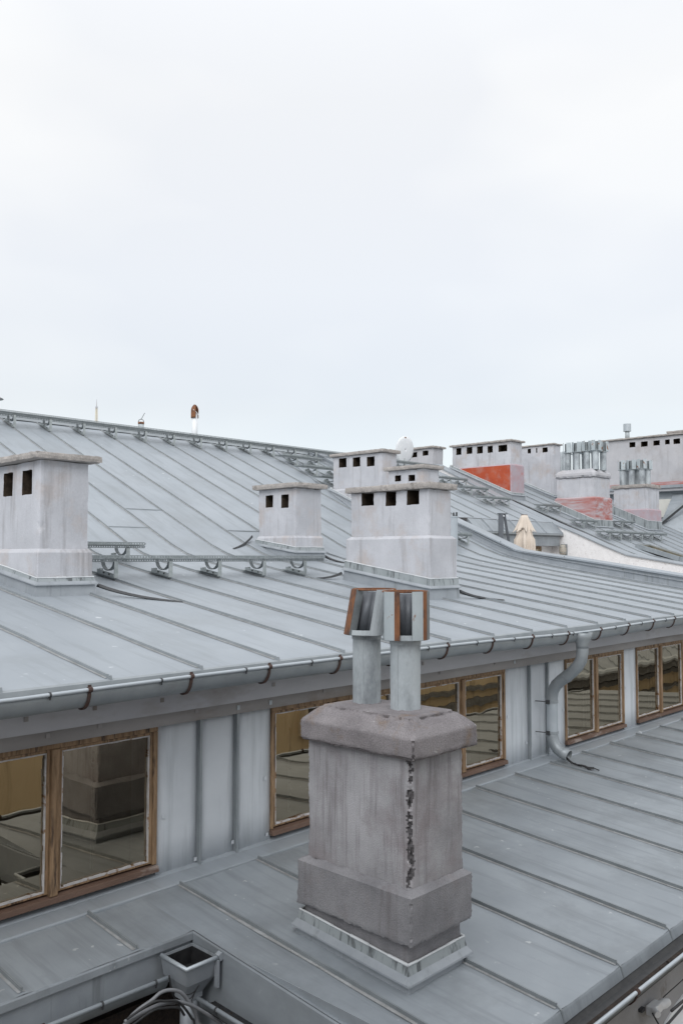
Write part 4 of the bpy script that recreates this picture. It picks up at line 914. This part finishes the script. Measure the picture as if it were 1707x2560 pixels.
def cowl(parent, c, z0, z1, r, segs, tilt=(0, 0), face=220):
    """open wind cowl: bent sheet vanes standing on a base plate with gaps between them"""
    def P(rad, deg, z):
        ang = R(face + deg); zz = z - z0
        return (c[0] + rad * math.cos(ang) + tilt[0] * zz, c[1] + rad * math.sin(ang) + tilt[1] * zz, z)
    for a, b, m_, ra, rb in segs:
        mb = MB(); rg = []
        for t in (0, .34, .67, 1): rg.append([P(ra + (rb - ra) * t, a + (b - a) * t, z0 + (z1 - z0) * u + 0.002 * nz3(a, u * 4, t)) for u in (0, .25, .5, .75, 1)])
        mb.ribbon_loft(rg); mb.build('vane', m_, parent, thick=0.003)
    mb = MB(); mb.ribbon_loft([[P(r * 0.93, k * 15, z0 + 0.001), P(r * 0.93, k * 15, z0 + 0.03)] for k in range(25)]); mb.build('lower_strip', M_pipe, parent, thick=0.002)
    mb = MB(); mb.poly([P(r * 0.98, k * 15, z0 - 0.001) for k in range(24)]); mb.build('base_plate', M_steeld, parent, thick=0.003)
    rr = MB(); rr.tube([P(r * 0.93, k * 15, z1 - 0.002) for k in range(25)], 0.006, 6); rr.build('rim_wire', M_rust, parent)
    mb = MB(); mb.ribbon_loft([[P(r * 0.58, k * 30, z0 + 0.002), P(r * 0.58, k * 30, z0 + (z1 - z0) * 0.93)] for k in range(13)]); mb.build('inner_sleeve', M_anth, parent, smooth=True, thick=0.002)

def flue_cluster(T, cx, ys, xs, zb, z0, z1, r, rc):
    for i, y in enumerate(ys):
        for j, x in enumerate(xs):
            mb = MB(); mb.lathe((x, y, 0), [(r, zb), (r, z0)], 14, caps=False); p = mb.build('flue_pipe', M_pipe, T, smooth=True)
            rnd = random.Random(i * 7 + j)
            cw = MB()
            n = 8; a0 = 0.2 + 0.3 * i
            for k in range(n):
                a = a0 + k * 2 * math.pi / n; b = a0 + (k + 1) * 2 * math.pi / n
                P = lambda rad, ang, z: (x + rad * math.cos(ang), y + rad * math.sin(ang), z)
                if k % 2 == 0: cw.quad(P(rc, a, z0), P(rc, b, z0), P(rc, b, z1), P(rc, a, z1)); cw.quad(P(rc, b, z0), P(rc * 1.1, b + .1, z0), P(rc * 1.1, b + .1, z1), P(rc, b, z1))
            cw.poly([(x + rc * math.cos(a0 + k * 2 * math.pi / n), y + rc * math.sin(a0 + k * 2 * math.pi / n), z0) for k in range(n)])
            cw.build('cowl', M_cowl, p, thick=0.008)
            inn = MB(); inn.lathe((x, y, 0), [(rc * 0.62, z0 + 0.01), (rc * 0.62, z1 - 0.03)], 10, caps=False); inn.build('cowl_core', M_steeld, p)
flue_cluster(J_, 22, [12.14, 11.86, 11.56, 11.27 + 0.03], [21.72, 22.15], 2.42, 2.945, 3.225, 0.088, 0.135)
flue_cluster(K_, 25, [12.10, 11.80, 11.48], [24.95, 25.35], 2.18, 2.70, 2.99, 0.088, 0.135)
FX = thing('flue_pipes', 'slim pale metal flue pipes standing behind the rounded-cap chimney', 'flue pipe', (24.0, 13.7, 2.0))
for y in (13.55, 13.72):
    mb = MB(); mb.lathe((24.0, y, 0), [(0.07, 1.8), (0.07, 3.31)], 12); mb.build('pipe', M_pipe, FX, smooth=True)

# ================================================================ FRONT CHIMNEY
FC = thing('old_chimney', 'weathered purple-grey chimney in the foreground with two rusty-cowled metal flues', 'chimney', (3.9, 3.4, -2.30))
def pitv(x, y, z):
    wob = 0.012 * nz3(z * 7, 3, 3)
    d = math.hypot(x - 3.65 - wob, y - 3.01)
    return (0.55 + 0.9 * nz3(z * 15, x * 20, y * 20) + 0.8 * nz3(z * 55, x * 55, y * 55)) * max(0, 1 - d / 0.030)
def pits(x, y, z):
    k = max(0, pitv(x, y, z)) * 0.022
    return Vector((k, k, 0))
mb = MB(); rough_block(mb, 3.65, 4.125, 3.01, 3.805, -1.80, -1.085, 0.0105, 0.0018, 0.006, seed=1, pits=pits)
sh = mb.build('shaft', [M_old, M_pit], FC, smooth=True); sharp(sh)
for p in sh.data.polygons:
    c = p.center + Vector((3.9, 3.4, -2.30))
    if max(pitv(c.x - 0.02, c.y - 0.02, c.z), pitv(c.x, c.y, c.z)) > 0.28: p.material_index = 1
mb = MB(); rough_block(mb, 3.60, 4.155, 2.965, 3.855, -2.062, -1.770, 0.0115, 0.0022, 0.009, seed=2, chamf=(-1.805, 0.052)); sharp(mb.build('plinth_slab', M_old2, FC, smooth=True))
mb = MB(); rough_block(mb, 3.64, 4.115, 3.025, 3.835, -2.42, -2.055, 0.03, 0.004, 0.006, seed=3); sharp(mb.build('foot', M_old2, FC, smooth=True))
mb = MB(); rough_block(mb, 3.595, 4.19, 2.94, 3.825, -1.088, -0.880, 0.0115, 0.0035, 0.014, seed=5, chamf=(-0.968, 0.095)); sharp(mb.build('cap', M_oldcap, FC, smooth=True), 36)
flashing(FC, 3.635, 4.12, 3.02, 3.84, lambda y: zlo(y) - 0.002, 0.045, 0.138, out=0.034, lh=0.040)
for (x, y, r, z0, z1, sd_) in ((3.935, 3.585, 0.086, -0.465, -0.19, 1), (3.925, 3.27, 0.0885, -0.475, -0.195, 2)):
    mb = MB(); rings = []
    for i in range(14):
        z = -0.895 + (z0 + 0.895) * i / 13
        rings.append([(x + (r + 0.0015 * nz3(k, z * 8, sd_)) * math.cos(2 * math.pi * k / 28), y + (r + 0.0015 * nz3(k, z * 8, sd_)) * math.sin(2 * math.pi * k / 28), z) for k in range(28)])
    mb.ribbon_loft(rings, True); fp = mb.build('flue_pipe', M_pipe, FC, smooth=True)
    mc = MB(); rg = []
    for k in range(29):
        a = 2 * math.pi * k / 28; rg.append((x + (r + 0.006) * math.cos(a), y + (r + 0.006) * math.sin(a), -0.886 + 0.006 * nz3(math.cos(a) * 3, math.sin(a) * 3, sd_)))
    mc.tube(rg, 0.009, 6); mc.build('mortar_collar', M_oldcap, fp)
    mb = MB(); ds = R(205 if sd_ == 1 else 190); mb.bar((x + (r + .001) * math.cos(ds), y + (r + .001) * math.sin(ds), -0.88), (x + (r + .001) * math.cos(ds), y + (r + .001) * math.sin(ds), z0 - 0.01), 0.006, 0.002, up=(math.cos(ds), math.sin(ds), 0)); mb.build('lap_seam', M_pipe, fp)
    mb = MB(); mb.lathe((x, y, 0), [(r + 0.0035, z0 - 0.03), (r + 0.0035, z0 - 0.004)], 24, caps=False); mb.build('top_band', M_pipe, fp, thick=0.002)
    cw = bpy.data.objects.new('cowl', None); COL.objects.link(cw); cw.parent = FC; cw.location = (x - 3.9, y - 3.4, z0 + 2.30)
    rr_ = 0.140
    if sd_ == 1: segs = [(-84, -46, M_rust, rr_, rr_ * 1.02), (8, 34, M_pipe, rr_ * .97, rr_), (34, 60, M_pipe, rr_, rr_ * 0.98), (60, 84, M_steeld, rr_ * 0.98, rr_ * .80), (-46, -38, M_steeld, rr_ * 1.02, rr_ * .72), (112, 160, M_pipe, rr_, rr_), (196, 240, M_pipe, rr_, rr_)]
    else: segs = [(-84, -60, M_steeld, rr_ * .86, rr_), (-60, -26, M_cowl, rr_, rr_), (-26, -12, M_rust, rr_, rr_ * 1.06), (17, 47, M_cowl, rr_ * .97, rr_), (47, 60, M_rust, rr_, rr_ * 1.03), (60, 84, M_steeld, rr_ * .92, rr_ * 1.02), (108, 150, M_pipe, rr_, rr_), (198, 240, M_pipe, rr_, rr_)]
    cowl(cw, (x, y), z0, z1, rr_, segs, tilt=((0.10, -0.14) if sd_ == 1 else (0.0, 0.0)), face=220)

# ================================================================ ROOF SNOW GUARDS / WALKWAYS
def perforated(mb, x0, x1, y, za, zb, ax='lip', pitch=0.036):
    """strip with a row of real holes: two rails joined by short webs"""
    n = max(2, int((x1 - x0) / pitch)); h = zb - za
    mb.box(x0, x1, y - 0.002, y + 0.002, za, za + h * 0.28); mb.box(x0, x1, y - 0.002, y + 0.002, zb - h * 0.28, zb)
    for i in range(n + 1):
        x = x0 + (x1 - x0) * i / n; mb.box(x - 0.009, x + 0.009, y - 0.002, y + 0.002, za + h * 0.281, zb - h * 0.281)
def walkway(name, label, xs, yf, slope_fn, ext=(0.1, 0.1), group='galvanised snow guard walkways on the roofs', detail=True, hgt=0.235, loc_fn=None):
    zf = slope_fn(yf); T = thing(name, label, 'snow guard', (xs[0], yf, zf), group)
    s = (slope_fn(yf + 0.42) - zf) / 0.42
    zd = zf + hgt
    x0, x1 = xs[0] - ext[0], xs[-1] + ext[1]
    g_ = MB(); d0, d1 = yf - 0.01, yf + 0.27
    if detail:
        perforated(g_, x0, x1, d0, zd, zd + 0.034); perforated(g_, x0, x1, d1, zd, zd + 0.034)
    else:
        g_.box(x0, x1, d0 - .002, d0 + .002, zd, zd + 0.034); g_.box(x0, x1, d1 - .002, d1 + .002, zd, zd + 0.034)
    n = int((x1 - x0) / 0.055)
    for i in range(5): g_.box(x0, x1, d0 + 0.003 + i * 0.065, d0 + 0.018 + i * 0.065, zd - 0.002 + 0.002 * (i % 2), zd + 0.002)
    for i in range(n + 1):
        x = x0 + (x1 - x0) * i / n; g_.box(x - 0.012, x + 0.012, d0 + 0.004, d1 - 0.004, zd + 0.0045, zd + 0.008)
    g_.build('grating', M_grate, T)
    u_ = MB()
    if detail: perforated(u_, x0, x1, d0 + 0.012, zd - 0.036, zd - 0.004, pitch=0.030)
    else: u_.box(x0, x1, d0 + 0.01, d0 + 0.014, zd - 0.036, zd - 0.004)
    if len(xs) > 8: perforated(u_, x0, x1, d0 + 0.03, zd - 0.07, zd - 0.037, pitch=0.05)
    u_.build('stiffener', M_steeld, T)
    for x in xs:
        b = MB()
        b.bar((x, yf, zf + 0.035), (x, yf + 0.40, zf + 0.035 + s * 0.40), 0.05, 0.008)
        b.bar((x - 0.022, yf + 0.02, zf + 0.055), (x - 0.022, yf + 0.34, zf + 0.055 + s * 0.34), 0.006, 0.045)
        b.bar((x, yf + 0.005, zf + 0.036), (x, yf + 0.005, zd - 0.03), 0.045, 0.010, up=(0, 1, 0))
        b.bar((x, yf + 0.005, zd - 0.035), (x, yf + 0.035, zd - 0.002), 0.045, 0.008, up=(0, 1, 0))
        b.bar((x, yf + 0.30, zf + 0.04 + s * 0.3), (x, yf + 0.30, zf + 0.085 + s * 0.3), 0.04, 0.02, up=(0, 1, 0))
        bo = b.build('bracket', M_steel, T)
        h_ = MB(); cy, cz, rad = yf + 0.145, zd - 0.012, 0.125; lowest = zf + 0.085 + s * 0.15
        rv = cz - lowest; rings = []
        for i in range(13):
            a = math.pi + math.pi * i / 12
            yy, z1_ = cy + rad * math.cos(a), cz + rv * math.sin(a); y2, z2_ = cy + (rad - 0.008) * math.cos(a), cz + (rv - 0.010) * math.sin(a)
            rings.append([(x - 0.02, yy, z1_), (x + 0.02, yy, z1_), (x + 0.02, y2, z2_), (x - 0.02, y2, z2_)])
        h_.ribbon_loft(rings, True, True); h_.build('hoop', M_steeld, bo)
        k_ = MB(); k_.tube([(x - 0.028, yf + 0.09, zf + 0.06 + s * .09), (x - 0.034, yf + 0.09, zf + 0.06 + s * .09)], 0.010, 6); k_.tube([(x - 0.028, yf + 0.20, zf + 0.06 + s * .2), (x - 0.034, yf + 0.20, zf + 0.06 + s * .2)], 0.010, 6); k_.build('bolt', M_dark, bo)
    return T
walkway('snow_guard', 'long snow guard walkway on five brackets right of the left-hand chimney', [seamx(k) - 0.01 for k in (3, 4, 5, 6, 7)], 7.82, zup, (0.3, 0.32))
walkway('snow_guard', 'shorter snow guard just behind the long one, poking out past the left chimney', [seamx(3), seamx(4) + 0.06], 8.78, zup, (0.35, 0.22))
walkway('snow_guard', 'stub of a snow guard highest behind the left chimney', [seamx(2), seamx(3) - 0.16], 9.80, zup, (0.3, 0.20), hgt=0.22)
walkway('snow_guard', 'snow guard walkway running all along the ridge at the skyline', [seamx(k) for k in range(3, 20)], 14.50, zup, (0.3, 0.3), hgt=0.285)
walkway('snow_guard', 'snow guard walkway along the ridge between the two fire walls', [seamx(k) for k in range(21, 25)], 14.55, zup, (0.2, 0.1), hgt=0.26, detail=False)
for i, (x, y) in enumerate(((13.05, 13.97), (13.03, 13.32), (12.99, 12.70))):
    walkway('snow_guard', ['topmost short stepped snow guard left of the three-hole chimney', 'second short stepped snow guard left of the three-hole chimney', 'lowest short stepped snow guard left of the three-hole chimney'][i],
            [x, x + 0.67], y, zup, (0.42, 0.1), detail=False)
for i, (x, y) in enumerate(((18.25, 13.62), (18.28, 12.97), (18.28, 12.29))):
    walkway('snow_guard', ['topmost of three stepped snow guards below the red-sided chimney', 'middle of three stepped snow guards below the red-sided chimney', 'lowest of three stepped snow guards below the red-sided chimney'][i],
            [x, x + 0.67], y, zup, (0.42, 0.08), detail=False)
walkway('snow_guard', 'upper short snow guard between the red-sided and rounded-cap chimneys', [20.45, 21.1], 12.05, zup, (0.25, 0.1), detail=False)
walkway('snow_guard', 'short snow guard at the left foot of the rounded-cap chimney', [20.55, 21.2], 11.05, zup, (0.25, 0.1), detail=False)
walkway('snow_guard', 'short snow guard between the rounded-cap and pink-footed chimneys', [22.95, 23.6], 11.15, zup, (0.25, 0.1), detail=False)
walkway('snow_guard', 'row of six brackets with a walkway below the two flue chimneys', [20.55 + 0.62 * i for i in range(6)], 10.33, zup, (0.2, 0.35), detail=False)
walkway('snow_guard', 'single snow guard bracket right of the broad three-hole chimney', [13.15, 13.75], 9.85, zup, (0.2, 0.12), detail=False)

# ================================================================ SMALL THINGS ON THE ROOFS
# satellite dish
SD = thing('satellite_dish', 'white satellite dish with a rust spot standing by the ridge', 'satellite dish', (18.3, 15.2, 2.6))
mb = MB(); c = Vector((18.255, 15.2, 2.99)); nrm = Vector((0.05, 1.0, 0.12)).normalized(); sd1 = nrm.cross(Vector((0, 0, 1))).normalized(); up1 = sd1.cross(nrm)
rings = []
for i in range(7):
    rr = i / 6
    rings.append([c + (sd1 * math.cos(2 * math.pi * k / 32) * 0.36 + up1 * math.sin(2 * math.pi * k / 32) * 0.38) * max(rr, 0.001) + nrm * (0.035 * rr * rr - 0.03) for k in range(32)])
mb.ribbon_loft(rings, True); mb.build('reflector', M_white, SD, smooth=True, thick=0.012)
mb = MB(); mb.tube([c - up1 * 0.2, c - up1 * 0.2 - Vector((0, 0, 0.35))], 0.022, 8); mb.build('mast', M_steel, SD)
mb = MB(); mb.tube([c - up1 * 0.36, c + nrm * 0.45 - up1 * 0.2], 0.012, 6); mb.lathe(tuple(c + nrm * 0.45 - up1 * 0.2), [(0.03, -0.03), (0.03, 0.05)], 10); mb.build('feed_arm', M_steel, SD)
mb = MB(); q = c + up1 * 0.34 - nrm * 0.0 - sd1 * 0.02
mb.poly([q + sd1 * 0.035 * math.cos(a) + up1 * 0.022 * math.sin(a) - nrm * 0.012 for a in [i * math.pi / 5 for i in range(10)]]); mb.build('rust_spot', M_rust, SD)
# white pipe with rusty hood
RP = thing('hooded_pipe', 'slim white pipe with a tall rusty hood rising behind the ridge', 'vent pipe', (11.3, 15.5, 2.45))
px, py = 11.37, 15.5
mb = MB(); mb.lathe((px, py, 0), [(0.066, 2.35), (0.062, 3.20)], 16); mb.build('pipe', M_white, RP, smooth=True)
mb = MB(); rings = []
for i in range(9):
    t = i / 8; z = 3.10 + 0.30 * t; r_ = 0.082 * (1 - max(0, (t - 0.55) / 0.45) ** 2.2 * 0.75)
    rings.append([(px + r_ * math.cos(a) * 1.0, py + r_ * math.sin(a), z + 0.0) for a in [-0.5 + k * (math.pi * 1.55) / 14 for k in range(15)]])
mb.ribbon_loft(rings); mb.build('hood', M_rust, RP, smooth=True, thick=0.006)
mb = MB(); mb.tube([(px - 0.07, py - 0.04, 3.28), (px - 0.03, py - 0.07, 3.24), (px + 0.05, py - 0.07, 3.17)], 0.010, 6); mb.build('hinge_wire', M_white, RP)
# little pot
PO = thing('ridge_pot', 'stubby rusty pot with a wire handle behind the ridge', 'vent pot', (9.9, 15.4, 2.5))
mb = MB(); mb.lathe((9.93, 15.4, 0), [(0.062, 2.45), (0.060, 2.83)], 14); mb.build('pot', M_pipe, PO, smooth=True)
mb = MB(); mb.lathe((9.93, 15.4, 0), [(0.064, 2.79), (0.064, 2.835)], 14); mb.build('rusty_rim', M_rust, PO, smooth=True)
mb = MB(); mb.tube([(9.93 - 0.045, 15.4 + .04, 2.83), (9.93 - 0.03, 15.4 + .03, 2.88), (9.93, 15.4, 2.90), (9.93 + .03, 15.4 - .03, 2.88), (9.93 + .045, 15.4 - .04, 2.83)], 0.007, 6); mb.tube([(9.93, 15.4, 2.89), (9.99, 15.36, 3.03)], 0.006, 6); mb.build('wire_handle', M_dark, PO)
# hooded vent at the far left
HV = thing('conical_vent', 'grey metal vent with a conical hood peeking in at the left edge', 'vent', (6.6, 15.4, 2.5))
mb = MB(); mb.lathe((6.72, 15.4, 0), [(0.10, 2.4), (0.10, 2.86)], 16); mb.build('stem', M_plast2, HV, smooth=True)
mb = MB(); mb.lathe((6.72, 15.4, 0), [(0.25, 2.90), (0.20, 2.93), (0.02, 3.03)], 20); mb.build('hood', M_steel, HV)
# broadcasting tower on the horizon
TW = thing('broadcast_tower', 'thin far-off lattice transmitter tower on the horizon', 'tower', (300, 519.5, -20))
prof = [(4.2, -20), (1.8, 60), (0.85, 92), (0.7, 97), (0.55, 101)]
mb = MB()
for sx_, sy_ in ((1, 1), (1, -1), (-1, 1), (-1, -1)):
    mb.tube([(300 + sx_ * r_ * .7, 519.5 + sy_ * r_ * .7, z) for r_, z in prof], 0.16, 6)
z = -20.0
while z < 101:
    r_ = 0.6
    for (ra, za), (rb, zb) in zip(prof, prof[1:]):
        if za <= z <= zb: r_ = ra + (rb - ra) * (z - za) / (zb - za)
    r_ *= .7; mb.box(300 - r_, 300 + r_, 519.5 - r_, 519.5 + r_, z, z + 0.45); z += max(1.6, r_ * 2)
mb.build('lattice_mast', M_yel, TW)
mb = MB(); mb.lathe((300, 519.5, 0), [(0.75, 101), (0.75, 102.2), (0.3, 102.4), (0.22, 104), (0.08, 107.2)], 10); mb.build('antenna_spire', M_plast2, TW)  # spire kept pale grey to match the painted haze
# flue with prongs behind the broad chimney
FP = thing('pronged_flue', 'upright zinc flue with four dark prongs right of the broad chimney', 'flue pipe', (12.9, 9.55, 0.1))
mb = MB(); mb.lathe((12.78, 9.52, 0), [(0.105, 0.0), (0.105, 0.74), (0.112, 0.745), (0.112, 0.765)], 18); mb.build('pipe', M_bead, FP, smooth=False)
for a in (0.3, 1.9, 3.4, 5.0):
    mb = MB(); x, y = 12.78 + 0.09 * math.cos(a), 9.52 + 0.09 * math.sin(a); mb.box(x - 0.012, x + 0.012, y - 0.012, y + 0.012, 0.766, 0.84); mb.build('prong', M_dark, FP)

# bulkhead lamp on the stucco
LM = thing('bulkhead_lamp', 'dusty oval bulkhead lamp on the white stucco wall', 'lamp', (19.55, 11.0, 0.2))
mb = MB()
mb.tube([(19.50, 11.08, 0.08), (19.50, 11.08, 0.11), (19.50, 11.08, 0.19), (19.50, 11.08, 0.29), (19.50, 11.08, 0.335)], [0.055, 0.085, 0.092, 0.085, 0.05], 16); mb.build('cover', M_lamp, LM, smooth=True)
mb = MB(); mb.box(19.53, 19.598, 11.0, 11.16, 0.07, 0.35); mb.build('back_box', M_steeld, LM, bevel=0.01)
for z in (0.14, 0.28):
    mb = MB(); mb.tube([(19.56, 10.985, z), (19.50, 10.983, z), (19.46, 11.0, z), (19.40, 11.08, z), (19.46, 11.16, z), (19.56, 11.175, z)], 0.006, 6); mb.build('wire_guard', M_steeld, LM)
# folded parasol
UM = thing('parasol', 'closed cream canvas parasol standing on the sunken terrace', 'parasol', (16.0, 10.0, -1.45))
np_ = 8; K_s = 96
def canopy(prof, amp0, amp1, name, phase, hem):
    mb = MB(); rings = []
    for q, (r_, z) in enumerate(prof):
        t = q / (len(prof) - 1); am = amp0 + (amp1 - amp0) * t
        ring = []
        for k in range(K_s):
            a = 2 * math.pi * k / K_s; pl = abs(math.sin(a * np_ / 2 + phase)) + 0.25 * abs(math.sin(a * np_ * 1.5 + 1))
            rr = r_ * (1 - am * pl) * (1 + 0.10 * math.sin(a * 2 + q * 0.3)); ring.append((16.0 + rr * math.cos(a), 10.0 + rr * math.sin(a), z + hem * t ** 4 * pl))
        rings.append(ring)
    mb.ribbon_loft(rings, True); return mb.build(name, M_canvas, UM, smooth=True, thick=0.005)
canopy([(0.075, 0.915), (0.10, 0.86), (0.135, 0.80), (0.175, 0.72), (0.215, 0.64), (0.255, 0.56), (0.275, 0.52)], 0.10, 0.42, 'upper_canopy', 0.2, 0.10)
canopy([(0.12, 0.75), (0.19, 0.55), (0.22, 0.46), (0.27, 0.40), (0.285, 0.28), (0.28, 0.10), (0.25, -0.2), (0.18, -0.5)], 0.20, 0.50, 'lower_canopy', 0.9, 0.0)
mb = MB(); mb.lathe((16, 10, 0), [(0.025, -1.44), (0.025, 0.93)], 10); mb.build('pole', M_wood, UM)
mb = MB(); mb.lathe((16, 10, 0), [(0.07, 0.916), (0.07, 0.93)], 14); mb.build('finial', M_sillw, UM)
mb = MB(); mb.lathe((16, 10, 0), [(0.3, -1.45), (0.3, -1.38), (0.06, -1.36)], 20); mb.build('base', M_plast2, UM)
# A-frame
AF = thing('trestle_frame', 'dark grey steel A-shaped frame standing on the terrace left of the parasol', 'frame', (15.1, 10.0, -1.45))
mb = MB(); mb.bar((15.07, 10.02, -1.45), (15.11, 10.0, 0.92), 0.05, 0.10, up=(0.72, -0.69, 0)); mb.build('wide_leg', M_anth, AF)
mb = MB(); mb.bar((15.92, 10.02, -1.45), (15.23, 10.0, 0.91), 0.05, 0.045, up=(0.72, -0.69, 0)); mb.build('narrow_leg', M_anth, AF)
mb = MB(); mb.bar((15.06, 10.03, 0.92), (15.27, 9.98, 0.92), 0.08, 0.02); mb.build('top_plate', M_anth, AF)
for x in (15.12, 15.26):
    mb = MB(); mb.tube([(x, 9.95, 0.87), (x, 9.93, 0.87)], 0.016, 8); mb.build('bolt', M_white, AF)
